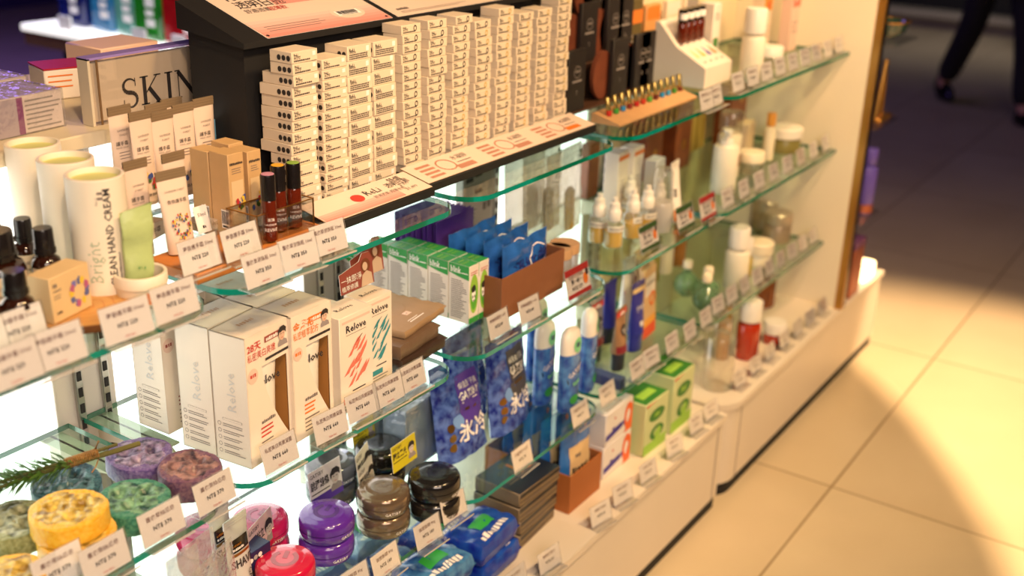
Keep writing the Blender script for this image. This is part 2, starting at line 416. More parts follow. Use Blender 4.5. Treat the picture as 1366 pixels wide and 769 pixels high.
def edge(pl, pr, z):
    """foot of a front face from its two bottom corners in the photo: place, turn, width"""
    a, b = G(*pl, z), G(*pr, z); d = b-a
    return (a+b)/2, math.atan2(d.y, d.x), d.length

TAGN = {}
def tag_proto(rows, top=None):
    """a paper card in a clear leaning holder"""
    def make(label, loc, rz, group):
        t = thing('price_tag', label, 'price tag', loc, rz, group)
        a = math.radians(14); fr = flat((0, 0, .0035), (1, 0, 0), (0, math.sin(a), math.cos(a)))
        mb = MB(); mb.prism([(-.030, 0), (.030, 0), (.030, .040), (-.030, .040)], fr, .0005, paper)
        if top:
            mb.rect(fr, -.030, .031, .030, .040, top); mb.rect(fr, -.030, 0, .030, .006, top)
            mb.oval(fr, .019, .019, .006, .008, orange_ink, .0004); mb.oval(fr, .024, .027, .004, .005, ink, .0005)
        part(mb, 'card', t)
        mb = MB()
        for s_, y, h, m in rows: mb.text(fr, s_, 0 if not top else -.004, y, h*1.1, mat('brown_ink', (110, 70, 62), .6) if m is ink2 else m, 'c', .0006, bold=m is ink, wmax=.048 if not top else .036)
        part(mb, 'lettering', t)
        mb = MB(); f2 = flat((0, -.0012, .0035), (1, 0, 0), (0, math.sin(a), math.cos(a)))
        mb.prism([(-.031, -.002), (.031, -.002), (.031, .042), (-.031, .042)], f2, .0008, acr, acr_edge)
        mb.box(-.031, .031, -.014, .016, .0002, .0018, acr); mb.box(-.031, .031, -.0145, -.0135, .0002, .0024, acr_edge)
        part(mb, 'clear_holder', t)
        return t
    return make
_tags = {}
def price_tag(px, py, z, label, rows, key, top=None, rz=0, dy=0, loc=None):
    p = loc or G(px, py, z); p = Vector((p.x, p.y+dy, z+.0003)); rz += random.uniform(-.08, .06)
    if key in _tags: return dup(_tags[key], label, p, rz)
    _tags[key] = t = tag_proto(rows, top)(label, p, rz, None); return t

def lathe_bottle(name, label, cat, loc, body, mb_mat, cap, cap_mat, band=None, rz=0, inner=None, group=None, n=28, sx=1, sy=1):
    """body and cap are profiles; band = (radius, z0, z1, material, lettering rows [(text, z, h, ink)])"""
    t = thing(name, label, cat, loc, rz, group)
    mb = MB(); mb.lathe(body, mb_mat, n, sx=sx, sy=sy); part(mb, 'bottle_body', t)
    if inner: mb = MB(); mb.lathe(inner[0], inner[1], n, sx=sx, sy=sy); part(mb, 'liquid', t)
    if cap: mb = MB(); mb.lathe(cap, cap_mat, n, sx=sx, sy=sy); part(mb, 'cap', t)
    if band:
        r, z0, z1, m, rows = band
        f = round_(r, a0=-pi/2-.5); mb = MB(); mb.rect(f, -r*1.2, z0, r*1.2, z1, m, .0004, 14)
        for s_, z, h, i in rows: mb.text(f, s_, 0, z, h, i, 'c', .0008, wmax=r*1.9)
        part(mb, 'printed_label', t)
    return t

def crimp_tube(name, label, cat, loc, w, d, h, m, crimp_m, prints, rz=0, rx=0, cap=None, ry=0, base=.0, group=None, crimp_h=.012):
    """squeeze tube standing on its foot with a flat crimped top; prints(mb, frame) draws on the front"""
    t = thing(name, label, cat, loc, rz, group, rx, ry)
    rings = []; n = 24
    z0 = base
    for k in range(9):
        f = k/8; dd = d*(1-f)**.8 + .0012; ww = w*(.86+.14*f)
        rings.append([(ww/2*math.cos(2*pi*i/n), dd/2*math.sin(2*pi*i/n), z0+(h-crimp_h-z0)*f) for i in range(n)])
    mb = MB(); mb.loft(rings, m); part(mb, 'tube_body', t)
    mb = MB(); mb.box(-w/2, w/2, -.0010, .0010, h-crimp_h, h, crimp_m); 
    for q in range(3): mb.box(-w/2, w/2, -.0014, .0014, h-crimp_h+.002+q*.0035, h-crimp_h+.0035+q*.0035, crimp_m)
    part(mb, 'crimp', t)
    if cap:
        mb = MB(); rr = w*.40
        mb.lathe([(0, 0), (rr*.97, 0), (rr, .002), (rr, base), (0, base)], cap, 26, sx=1, sy=max(.5, d/w*1.05)); part(mb, 'cap', t)
    if prints:
        # the front leans from the foot (half the depth out) to the crimp
        a = Vector((0, -d/2-.0016, z0)); b = Vector((0, -.0020, h-crimp_h))
        def fr(x, y, k=0):
            f = y/(h-crimp_h-z0); f = min(max(f, 0), 1)
            dd = d*(1-f)**.8 + .0012; ww = w*(.86+.14*f); q = min(abs(x)/(ww/2), .985)
            return Vector((x, -dd/2*math.sqrt(1-q*q)-.0006-k, z0+y))
        mb = MB(); prints(mb, fr); part(mb, 'printed_label', t)
    return t

def pouch(name, label, cat, loc, w, h, t_, m, prints=None, rz=0, rx=0, ry=0, seal=.008, wr=.0018, extra=None, group=None, lie=False, foot=False, boxy=False):
    """filled film bag: bulging middle, flat sealed rim, a little crumpled. Upright unless lie"""
    t = thing(name, label, cat, loc, rz, group, rx, ry)
    NX, NY = 16, 20; rs = random.Random(sum(map(ord, label)))
    ph = [rs.uniform(0, 6.3) for _ in range(6)]
    def half(x, y):
        u = abs(2*x/w); v = 2*y/h-1
        if boxy: return t_/2*max(0, 1-u**14)**.5*max(0, 1-abs(v)**14)**.5
        fx = max(0, 1-u**2.6)**.7
        fy = max(0, 1-abs(v)**3.2)**.75 if not foot else (max(0, 1-((v+1)/2)**2.2)**.8)
        return t_/2*fx*fy
    def top_w(x, y): return (wr*(.35*math.sin(x*45+ph[3])+.3*math.sin(x*110+ph[4]))*(y/h)**5 if wr > .003 else 0)
    def wob(x, y):
        return wr*(math.sin(x*150+ph[0]+y*60)*.5+math.sin(y*130+ph[1]-x*50)*.6+math.sin((x+y)*240+ph[2])*.3)*min(1, half(x, y)/(t_*.2+1e-6))
    def fr(x, y, k=0):
        xx = max(-w/2, min(w/2, x)); yy = max(0, min(h, y))
        q = half(xx, yy)+.0006+k+wob(xx, yy)
        return Vector((xx, -q, yy+top_w(xx, yy))) if not lie else Vector((xx, yy, q+t_*.5))
    def bk(x, y):
        q = half(x, y)+.0002
        return Vector((x, q, y+top_w(x, y))) if not lie else Vector((x, y, t_*.5-q))
    V = []; Fc = []
    for j in range(NY+1):
        for i in range(NX+1): V.append(fr(-w/2+w*i/NX, h*j/NY))
    o = len(V)
    for j in range(NY+1):
        for i in range(NX+1): V.append(bk(-w/2+w*i/NX, h*j/NY))
    for j in range(NY):
        for i in range(NX):
            a = j*(NX+1)+i; Fc.append((a, a+1, a+NX+2, a+NX+1)); Fc.append((o+a, o+a+NX+1, o+a+NX+2, o+a+1))
    rim = [i for i in range(NX+1)] + [j*(NX+1)+NX for j in range(1, NY+1)] + [NY*(NX+1)+i for i in range(NX-1, -1, -1)] + [j*(NX+1) for j in range(NY-1, 0, -1)]
    for a, b in zip(rim, rim[1:]+rim[:1]): Fc.append((a, o+a, o+b, b))
    mb = MB(); mb.add(V, Fc, m); part(mb, 'bag', t)
    if prints:
        mb = MB(); prints(mb, fr); part(mb, 'printed_label', t)
    if extra: extra(t, fr)
    return t
def grid_rect(mb, fr, x0, y0, x1, y1, m, k=.0006, nx=6, ny=6):
    vs = [fr(x0+(x1-x0)*i/nx, y0+(y1-y0)*j/ny, k) for j in range(ny+1) for i in range(nx+1)]
    mb.add(vs, [(j*(nx+1)+i, j*(nx+1)+i+1, (j+1)*(nx+1)+i+1, (j+1)*(nx+1)+i) for j in range(ny) for i in range(nx)], m)
def blob(cx, cy, rx, ry, seed, n=16, amp=.3):
    r = random.Random(seed); P = []
    for i in range(n):
        a = 2*pi*i/n; q = 1+r.uniform(-amp, amp); P.append((cx+rx*q*math.cos(a), cy+ry*q*math.sin(a)))
    return P
def portrait(mb, fr, cx, cy, s, face=None, hair=None, k=.0006):
    """a printed head and shoulders in two tones"""
    face = face or skin_ink; hair = hair or ink
    mb.poly(fr, [(cx-s*.5, cy-s), (cx+s*.7, cy-s), (cx+s*.6, cy-s*.6), (cx+s*.2, cy-s*.4), (cx-s*.3, cy-s*.45), (cx-s*.5, cy-s*.7)], mat('shirt_print', (150, 140, 140), .6), k)
    mb.oval(fr, cx, cy, s*.38, s*.52, face, k+.0003)
    mb.poly(fr, [(cx-s*.46, cy-.1*s), (cx-s*.5, cy+.35*s), (cx-s*.2, cy+.72*s), (cx+s*.25, cy+.75*s), (cx+s*.55, cy+.5*s), (cx+s*.5, cy+.02*s), (cx+s*.36, cy+.22*s), (cx+s*.1, cy+.3*s), (cx-s*.15, cy+.2*s), (cx-s*.3, cy+.25*s)], hair, k+.0006)
    mb.rect(fr, cx-s*.22, cy+.05*s, cx-s*.05, cy+.10*s, hair, k+.0006); mb.rect(fr, cx+s*.08, cy+.05*s, cx+s*.25, cy+.10*s, hair, k+.0006)
    mb.rect(fr, cx-s*.1, cy-.3*s, cx+s*.12, cy-.26*s, red_ink, k+.0006)
def barcode(mb, fr, x, y, w_, h_, k=.0006):
    mb.rect(fr, x, y, x+w_, y+h_, paper, k); r = random.Random(int(x*1e5)+7); q = x+w_*.08
    while q < x+w_*.9:
        b = r.choice((.0004, .0006, .0010)); mb.rect(fr, q, y+h_*.25, q+b, y+h_*.92, ink, k+.0003); q += b+r.choice((.0005, .0008))
    mb.rect(fr, x+w_*.15, y+h_*.06, x+w_*.85, y+h_*.16, ink, k+.0003)
# ------------------------------------------------------------------ top tier, first bay: hand creams, bottles, soap
HAND = [('夢香護手霜 50ml', .028, .0042, ink2), ('NT$ 220', .015, .0045, ink), ('TAX INC.', .003, .0022, red_ink)]
paper_tube = mat('paper_tube', (238, 226, 206), .5, noise=.02)
lime = mat('lime_lid', (206, 206, 130), .5)
def hand_cream_tube(px, py, label, ang):
    t = thing('paper_canister', label, 'canister', G(px, py, ZT))
    mb = MB(); R, Hh = .0325, .146
    mb.lathe([(0, 0), (R-.001, 0), (R, .001), (R, Hh-.001), (R-.0008, Hh), (R-.0035, Hh), (R-.004, Hh-.0008), (R-.004, Hh-.007)], paper_tube, 44)
    part(mb, 'paper_body', t)
    mb = MB(); mb.lathe([(R-.004, Hh-.007), (0, Hh-.007)], lime, 44); part(mb, 'lid', t)
    f = round_(R, a0=ang); mb = MB()
    mb.text(f, 'CLEAN HAND CREAM', .010, .020, .0085, ink, 'l', .0004, rot=pi/2, bold=True)
    mb.text(f, 'Bright', -.006, .026, .015, mat('pale_green_ink', (176, 190, 164), .6), 'l', .0004, rot=pi/2)
    mb.text(f, '~organic extract  50ml', .016, .020, .003, ink2, 'l', .0004, rot=pi/2)
    mb.text(f, 'No.1', -.004, .118, .0032, ink2, 'l', .0004, rot=pi/2)
    for i in range(2): mb.rect(f, -.004, .124+i*.006, .002, .127+i*.006, ink2, .0004)
    mb.rect(f, .006, .004, .030, .0052, orange_ink, .0004, 4); mb.oval(f, .015, .0095, .004, .003, orange_ink, .0004)
    part(mb, 'lettering', t)
    return t
hand_cream_tube(143, 392, 'cream paper canister with CLEAN HAND CREAM lettering in full view, nearest the wooden slab', -pi/2-.50)
hand_cream_tube(105, 365, 'middle of the three cream paper canisters, half hidden by the lettered one', -pi/2+1.6)
hand_cream_tube(62, 340, 'rearmost cream paper canister, beside the acrylic sign and the glowing panel', -pi/2+.25)

amber = mat('dark_amber_glass', (44, 20, 12), .08, coat=.5)
lab_w = mat('cream_label', (226, 206, 180), .6)
def oil_bottle(loc, r, h, label, rz=0):
    hb = h*.60; rc = r*.74
    return lathe_bottle('oil_bottle', label, 'bottle', loc,
        [(0, 0), (r*.95, 0), (r, .003), (r, hb-.008), (r*.9, hb-.002), (rc*.8, hb+.002), (rc*.8, hb+.006), (0, hb+.006)], amber,
        [(rc*.9, hb+.004), (rc*1.02, hb+.005), (rc*1.02, hb+.010), (rc*.94, hb+.011), (rc*.9, h-.002), (rc*.84, h), (0, h)], plas_black,
        (r, .006, hb-.010, lab_w, [('薰衣草森林', hb*.55, .0035, ink2), ('~ESSENTIAL OIL', hb*.40, .0026, ink2)]), rz)
oil_bottle(G(30, 452, ZT), .0175, .078, 'small dark bottle with black cap and cream label, right behind the paired price tags')
oil_bottle(G(68, 398, ZT), .0165, .086, 'dark amber bottle right behind the small soap carton')
oil_bottle(G(40, 375, ZT), .0150, .079, 'dark bottle with its cap just showing between two larger bottles')
oil_bottle(G(6, 410, ZT), .0290, .092, 'widest dark bottle with a round shoulder at the photo edge')
oil_bottle(G(-6, 372, ZT), .0190, .098, 'dark bottle cut by the photo edge in front of the lit panel')
oil_bottle(G(-12, 462, ZT), .0175, .074, 'dark bottle at the very corner, only its cream label and cap rim showing')

# log slice with bark, soap carton on it
p = G(100, 432, ZT)
t = thing('wood_slice', 'round orange log slice with rough bark rim under the small soap carton', 'wood slice', (p.x+.02, p.y+.01, ZT))
mb = MB(); rr = random.Random(4); n = 40
pr = [1+.05*math.sin(3*a)+.03*math.sin(7*a+1)+rr.uniform(-.012, .012) for a in [2*pi*i/n for i in range(n)]]
ring = lambda R, z: [(R*pr[i]*1.25*math.cos(2*pi*i/n), R*pr[i]*math.sin(2*pi*i/n), z) for i in range(n)]
mb.loft([ring(.050, .0), ring(.052, .004), ring(.052, .009)], mat('bark', (120, 70, 30), .9, noise=.4, scale=60, bump=.6)); part(mb, 'bark', t)
mb = MB(); mb.loft([ring(.0495, .0085), ring(.0495, .0098)], wood2); 
for q in range(1, 5):
    a, b = ring(.0495*q/5, .0100), ring(.0495*q/5-.0008, .0100)
    mb.add(a+b, [(i, (i+1) % n, n+(i+1) % n, n+i) for i in range(n)], wood)
part(mb, 'cut_face', t)
t = thing('soap_carton', 'small cream soap carton with a blue floral picture standing on the log slice', 'carton', (p.x, p.y, ZT+.0103), .22)
mb = MB(); mb.box(-.030, .030, 0, .030, 0, .052, cream, .0008); part(mb, 'carton', t)
f = FRONT(-.0001); mb = MB(); mb.text(f, '~工坊', -.026, .040, .0045, ink2); mb.text(f, '~SOAP BAR', -.026, .035, .0022, ink2); mb.lines(f, -.026, -.014, .030, .003, 2, .0008, ink2)
for q, (c, m) in enumerate((((110, 110, 180), 'violet_print'), ((90, 100, 150), 'blue_print'), ((226, 190, 60), 'yellow_print'), ((176, 90, 130), 'rose_print'))):
    mm = mat(m, c, .6)
    for k in range(3): mb.poly(f, blob(.012+.012*math.cos(q*1.5+k*2.2), .024+.013*math.sin(q*1.5+k*2.2), .0035, .0045, q*3+k), mm, .0004+.0001*q)
mb.text(f, '~深林手工', -.024, .009, .0035, ink); part(mb, 'printed_label', t)

# small jar with a green sachet standing in it
p = G(190, 398, ZT); t = thing('paper_jar', 'small open cream jar holding the folded green tube beside a price tag', 'jar', p)
mb = MB(); mb.lathe([(0, 0), (.028, 0), (.0285, .001), (.0285, .019), (.0265, .0195)], paper_tube, 40)
part(mb, 'jar_base', t)
mb = MB(); mb.lathe([(.0300, .0195), (.0305, .020), (.0305, .033), (.0298, .034), (.0268, .034), (.026, .033), (.026, .004), (0, .004)], paper_tube, 40); part(mb, 'rim', t)
mb = MB(); mb.rect(round_(.0287), -.014, .002, .014, .016, orange_ink, .0004, 8); mb.text(round_(.0287), '天然護手', 0, .007, .004, paper, 'c', .0006); part(mb, 'printed_label', t)
mint = mat('mint_foil', (182, 200, 134), .35, noise=.12, scale=40, bump=.5)
t = thing('mint_tube', 'crumpled pale green tube standing upside up in the open cream jar', 'tube', (p.x-.002, p.y, ZT+.0045), -.35, None, .03, .03)
mb = MB(); rings = []; rs = random.Random(9)
for k in range(14):
    f = k/13; n = 12; dd = .0075*(1-f**1.5)+.0008; rw = .0160+.0025*f; j = [rs.uniform(-.0012, .0012) for _ in range(n)]
    rings.append([(rw*math.copysign(abs(math.cos(2*pi*i/n))**.6, math.cos(2*pi*i/n)), dd*math.sin(2*pi*i/n)+j[i]+.002*math.sin(k*1.1), .106*f+(.005*math.cos(2*pi*i/n)*f**4)) for i in range(n)])
mb.loft(rings, mint); part(mb, 'tube_body', t)
mb = MB(); mb.text(FRONT(-.0095), '40 g', 0, .036, .004, green_ink, 'c'); part(mb, 'lettering', t)

# lavender hand creams in a clear stepped rack
tan_crimp = mat('tan_crimp', (150, 128, 100), .35, .3)
blush = mat('blush_tube', (226, 204, 186), .4)
def flowers(mb, fr, cx, cy, s, seed):
    pal = [mat('flower_blue', (60, 80, 150), .6), mat('flower_yellow', (226, 190, 60), .6), mat('flower_red', (180, 50, 50), .6), mat('flower_green', (70, 100, 40), .6)]
    r = random.Random(seed)
    for k in range(11): mb.poly(fr, blob(cx+r.uniform(-s, s), cy+r.uniform(-s, s), s*.28, s*.4, seed+k, 7), pal[(k+seed) % 4], .0010+.0001*k)
def lav(mb, fr, seed, big=False):
    mb.text(fr, 'LAVENDER', 0, .092, .0026, ink2, 'c', .0008); mb.text(fr, 'FOREST', 0, .086, .0026, ink2, 'c', .0008)
    mb.text(fr, '護手霜', -.004, .074, .0044, ink, 'c', .0008); mb.text(fr, 'HAND CREAM', -.004, .070, .0020, ink2, 'c', .0008)
    for i in range(3): mb.rect(fr, -.010, .064-i*.004, .006, .0648-i*.004, ink2, .0008)
    flowers(mb, fr, 0, .034, .010, seed); mb.text(fr, '森林島嶼', 0, .012, .0035, ink, 'c', .0008)
def lav_tube(px, py, y, label, seed, h=.125, rz=0, z0=None):
    q = VY(px, py, y); z = q.z-h
    return crimp_tube('hand_cream', label, 'hand cream tube', (q.x, y, z), .036, .020, h, blush, tan_crimp, lambda mb, fr: lav(mb, fr, seed), rz), z
lv = [(158, 141, 1.235, 'blush hand cream tube at the end of the back row nearest the canisters', 3), (186, 148, 1.207, 'blush hand cream tube with a yellow picture, second along the back row', 1),
      (207, 138, 1.245, 'blush hand cream tube showing only its crimp behind the middle of the back row', 8),
      (215, 148, 1.207, 'blush hand cream tube in the middle of the back row', 5), (228, 131, 1.25, 'hand cream tube with dark crimp right under the SKIN lettering', 12),
      (243, 138, 1.207, 'blush hand cream tube with a blue flower picture, next to last of the back row', 2),
      (270, 130, 1.207, 'blush hand cream tube with red flowers against the blue card', 6)]
zs = []
for px, py, y, lb, sd in lv: zs.append(lav_tube(px, py, y, lb, sd)[1])
lav_tube(179, 213, 1.135, 'blush hand cream tube in the front row behind the green tube', 4)
lav_tube(230, 203, 1.135, 'blush hand cream tube in the front row behind the leaning tester', 7)
t = thing('clear_rack', 'clear acrylic rack under the rows of blush hand creams', 'rack', (0, 0, ZT+.0004))
zz = min(zs)-ZT-.001
mb = MB()
for xx in (.868, 1.070): part(MB().box(xx-.001, xx+.001, 1.193, 1.275, 0, max(.03, zz+.02), acr), 'side_panel', t)
for xx in (.868, .978): part(MB().box(xx-.001, xx+.001, 1.110, 1.166, 0, .03, acr), 'side_panel', t)
mb = MB(); mb.box(.869, .977, 1.112, 1.166, 0, .002, acr); part(mb, 'front_step', t)
mb = MB(); mb.box(.869, 1.069, 1.193, 1.275, max(.001, zz-.003), max(.003, zz), acr); mb.box(.869, 1.069, 1.193, 1.195, 0, max(.006, zz+.012), acr); part(mb, 'back_step', t)
mb = MB(); f = VY(282, 215, 1.225); mb.box(-.028, .028, 0, .002, 0, .125, mat('blue_card', (96, 150, 180), .5)); o = mb.build('backing_card'); tag(o, 'pale blue card behind the last hand cream tube', 'card'); put(o, (f.x, 1.225, ZT+.002))
# leaning tester tube and the small easel card
p = G(243, 336, ZT+.012)
crimp_tube('hand_cream', 'blush tester tube with a round blue flower wreath leaning in front of the others', 'hand cream tube', (p.x, p.y, ZT+.0125), .043, .024, .105, blush, tan_crimp,
           lambda mb, fr: (mb.text(fr, 'LAVENDER FOREST', 0, .078, .0024, ink2, 'c', .0008, wmax=.03), mb.text(fr, '香氛護手霜', 0, .064, .004, ink, 'c', .0008), [flowers(mb, fr, .010*math.cos(q), .034+.012*math.sin(q), .004, int(q*3)) for q in (0, .9, 1.8, 2.7, 3.6, 4.5, 5.4)], mb.text(fr, '森林島嶼', 0, .010, .004, ink, 'c', .0008)), -.1, -.12, group=None)
# wooden tray that runs along the front of both bays
t = thing('wooden_tray', 'long orange wooden tray under the beige cartons and the roll-on bottles', 'tray', (0, 0, 0))
P0, P1 = G(205, 352, ZT), G(545, 268, ZT)
mb = MB(); slab(mb, [(.857, 1.013), (1.079, 1.013), (1.079, 1.188), (.986, 1.188), (.986, 1.105), (.857, 1.105)], ZT+.0005, ZT+.011, wood); part(mb, 'tray_board', t)
mb = MB(); mb.box(.852, 1.082, 1.008, 1.013, ZT+.0005, ZT+.014, wood, .0012); mb.box(.852, .857, 1.013, 1.105, ZT+.0005, ZT+.014, wood, .0012); mb.box(1.079, 1.083, 1.013, 1.188, ZT+.0005, ZT+.014, wood, .0012); part(mb, 'rim', t)
t = thing('wooden_dish', 'round-backed wooden holder with blush cartons beside the tester tube', 'holder', (G(212, 322, ZT+.012).x, G(212, 322, ZT+.012).y+.02, ZT+.0115), .3)
mb = MB(); pts = [(-.026, 0), (.026, 0), (.026, .015)]+[(.026*math.cos(a), .015+.030*math.sin(a)) for a in [pi*i/10 for i in range(11)]]+[(-.026, .015)]
mb.prism(pts, FRONT(.008), .006, wood); part(mb, 'back_plate', t)
mb = MB(); mb.box(-.024, .024, -.010, .006, 0, .022, carton_white, .001); mb.text(FRONT(-.0104), '護手霜', 0, .009, .006, ink2, 'c'); part(mb, 'front_card', t)
BEI = carton_white
mb = MB(); mb.prism([(-.011, 0), (.011, 0), (.011, .036), (-.011, .036)], flat((0, 0, 0), (1, 0, 0), (0, .25, .97)), .0008, paper); mb.text(flat((0, 0, 0), (1, 0, 0), (0, .25, .97)), '50ml', 0, .022, .005, ink, 'c'); mb.text(flat((0, 0, 0), (1, 0, 0), (0, .25, .97)), '~試用', 0, .006, .004, ink, 'c')
q = G(280, 312, ZT+.0115); o = mb.build('small_card'); tag(o, 'small white card leaning behind the tester tube', 'card'); put(o, (q.x, q.y+.008, ZT+.0117))

# price tags of this bay
price_tag(29, 520, ZT, 'white price tag at the edge nearest the photo corner, front row', HAND, 'hand', dy=.004)
price_tag(88, 494, ZT, 'white price tag in the front row under the dark bottles, second from the corner', HAND, 'hand', dy=.004)
price_tag(50, 474, ZT, 'white price tag standing behind the front pair below the small dark bottle', HAND, 'hand', dy=.022)
price_tag(-2, 496, ZT, 'white price tag behind the front pair, cut by the photo edge', HAND, 'hand', dy=.022)
price_tag(176, 456, ZT, 'white price tag in front of the log slice and the small jar', HAND, 'hand')
price_tag(240, 428, ZT, 'white price tag at the rounded end of the first top shelf', HAND, 'hand')
price_tag(272, 364, ZT+.0115, 'white price tag on the wooden tray in front of the leaning tester tube', HAND, 'hand')
price_tag(327, 347, ZT+.0115, 'white price tag on the wooden tray below the beige cartons', HAND, 'hand')
# ------------------------------------------------------------------ top tier, second and third bay: cartons, roll-ons, lens boxes
kraft = mat('beige_carton', (206, 168, 118), .55, noise=.05)
def tall_carton(label, p, w, d, h, rz, seed):
    t = thing('beige_carton', label, 'carton', p, rz)
    mb = MB(); mb.box(-w/2, w/2, 0, d, 0, h, kraft, .0006); part(mb, 'carton', t)
    mb = MB(); f = FRONT(-.0001); mb.text(f, '~純露噴霧', 0, h*.86, .0036, ink, 'c', wmax=w*.8); mb.lines(f, -w*.3, w*.3, h*.81, .003, 3, .0007, ink2)
    mb.rect(f, -w*.36, h*.12, w*.4, h*.66, mat('pale_panel', (218, 190, 148), .6), .0002); flowers(mb, f, .002, h*.36, .0095, seed)
    mb.text(f, '島嶼', 0, h*.06, .004, ink, 'c')
    g = LEFT(-w/2-.0001, 0); barcode(mb, g, -d*.5, h*.06, d*.42, h*.24)
    part(mb, 'printed_label', t)
    return t
zc = ZT+.0115
p = G(320, 310, zc); p2 = G(344, 303, zc)
tall_carton('beige carton with a dark blue flower picture, front of the four', p, .027, .035, .108, 0, 0)
tall_carton('beige carton with a brown orchid picture, front and beside the roll-on bottles', (p2.x, p2.y, zc), .024, .034, .106, 0, 2)
tall_carton('beige carton behind the flower picture one, seen from its plain side', (p.x-.001, p.y+.037, zc), .026, .034, .106, 0, 3)
tall_carton('beige carton rear of the four, against the black stand', (p2.x+.012, p2.y+.046, zc), .026, .034, .106, 0, 5)

amber2 = mat('red_amber_glass', (110, 38, 18), .08, trans=.35, coat=.4)
def roll_on(label, p, top):
    t = thing('roll_on_bottle', label, 'bottle', p)
    mb = MB(); mb.lathe([(0, 0), (.0085, 0), (.0095, .001), (.0095, .053), (.008, .056), (0, .056)], amber2, 24); part(mb, 'bottle_body', t)
    mb = MB(); mb.lathe([(.0088, .0545), (.0098, .0552), (.0098, .086), (.0092, .0885), (.0085, .0888)], plas_black, 24); part(mb, 'cap', t)
    mb = MB(); mb.lathe([(.0085, .0888), (.008, .0892), (0, .0892)], top, 20); part(mb, 'cap_top', t)
    f = round_(.0095, a0=-pi/2-.55); mb = MB(); mb.text(f, 'LAVENDER', 0, .022, .0026, paper, 'c', .0004, wmax=.016); mb.text(f, 'REVIVE', 0, .014, .0046, paper, 'c', .0004, wmax=.017); mb.text(f, '滾珠', 0, .028, .0035, paper, 'c', .0004); part(mb, 'lettering', t)
    return t
zr = ZT+.0140
roll_on('amber roll-on bottle with a green topped cap standing apart in the clear box', G(394, 302, zr), mat('cap_green', (130, 170, 60), .4))
roll_on('amber roll-on bottle with a yellow topped cap, rear of the close pair', G(374, 306, zr), mat('cap_yellow', (226, 170, 40), .4))
roll_on('amber roll-on bottle with a pink topped cap, front of the close pair', G(361, 320, zr), mat('cap_pink', (200, 140, 170), .4))
t = thing('clear_box', 'open clear acrylic box holding three roll-on bottles', 'box', (0, 0, 0))
a = G(346, 327, ZT+.0115)
x0, x1, y0, y1 = a.x-.006, 1.077, a.y-.004, a.y+.052
mb = MB()
for b in ((x0, x1, y0, y0+.0015), (x0, x1, y1-.0015, y1), (x0, x0+.0015, y0, y1), (x1-.0015, x1, y0, y1)): mb.box(*b, ZT+.0118, ZT+.052, acr)
mb.box(x0, x1, y0, y1, ZT+.0118, ZT+.0134, acr); part(mb, 'clear_walls', t)
mb = MB(); zt = ZT+.052
for b in ((x0, x1, y0, y0+.0016), (x0, x1, y1-.0016, y1), (x0, x0+.0016, y0, y1), (x1-.0016, x1, y0, y1)): mb.box(*b, zt-.0008, zt+.0006, gold)
for xx in (x0, x1-.0016): mb.box(xx, xx+.0016, y0, y0+.0016, ZT+.012, zt, gold)
part(mb, 'gold_edge', t)
ROLL = [('薰衣草滾珠瓶 10ml', .028, .0042, ink2), ('NT$ 350', .015, .0045, ink), ('TAX INC.', .003, .0022, red_ink)]
price_tag(356, 382, ZT, 'white price tag at the rounded start of the second top shelf', ROLL, 'roll')
price_tag(403, 361, ZT, 'white price tag in front of the clear roll-on box', ROLL, 'roll')
price_tag(443, 341, ZT, 'white price tag against the pink printed strip of the lens stand', ROLL, 'roll')

# black lens stand
t = thing('lens_stand', 'black stand with a sloped poster top behind stacks of white lens boxes', 'display stand', (0, 0, 0))
mb = MB(); mb.box(1.086, 1.322, 1.012, 1.27, ZT+.0005, 1.0, black, .001); mb.box(1.322, 1.835, 1.026, 1.27, ZT+.0005, 1.0, black, .001); part(mb, 'base_board', t)
mb = MB(); mb.box(1.088, 1.835, 1.16, 1.268, 1.0, 1.235, black); part(mb, 'back_board', t)
mb = MB(); fx = flat((1.86, 0, 0), (0, 1, 0), (0, 0, 1)); mb.prism([(1.145, 1.222), (1.145, 1.230), (1.275, 1.2735), (1.275, 1.236)], fx, .785, black); part(mb, 'sloped_top', t)
sl = Vector((0, .275, .092)).normalized()
fp = flat((1.122, 1.1475, 1.2312), (1, 0, 0), sl)
pale_post = mat('pale_poster', (238, 214, 198), .18); rosy = mat('rosy_poster', (232, 160, 150), .2)
mb = MB(); mb.prism([(0, 0), (.267, 0), (.267, .135), (0, .135)], fp, .0008, pale_post, paper)
for i in range(6): mb.rect(fp, .002, .0+i*.008, .265, .008+i*.008, mat('rose_band_%d' % i, (232-i*0, 150+i*11, 140+i*11), .2), .0004)
mb.rect(fp, .10, .085, .19, .105, rosy, .0005); mb.oval(fp, .20, .035, .035, .018, pale_post, .0006); barcode(mb, fp, .175, .028, .05, .014, .0008)
mb.text(fp, 'ReLi', .03, .112, .022, ink, 'l', .0006); mb.text(fp, '透明日拋', .03, .088, .017, ink, 'l', .0006); mb.text(fp, '舒適透氧', .03, .072, .009, ink2, 'l', .0006); mb.text(fp, '超薄款', .075, .072, .009, red_ink, 'l', .0006)
mb.lines(fp, .02, .14, .028, .006, 3, .0014, ink2)
for x in (.006, .258): mb.oval(fp, x, .006, .0025, .0025, steel, .0009)
part(mb, 'poster', t, 'pink poster with ReLi lettering on the sloped top')
fp2 = flat((1.402, 1.1475, 1.2312), (1, 0, 0), sl)
mb = MB(); mb.prism([(0, 0), (.40, 0), (.40, .135), (0, .135)], fp2, .0008, pale_post, paper)
mb.text(fp2, '~Premium', .02, .018, .007, ink2, 'l', .0006); mb.lines(fp2, .02, .22, .012, .004, 2, .001, ink2)
for i in range(9): mb.rect(fp2, .06+i*.03, .05, .08+i*.03, .12, rosy, .0005)
part(mb, 'poster', t, 'pale poster with small grey lettering on the sloped top')
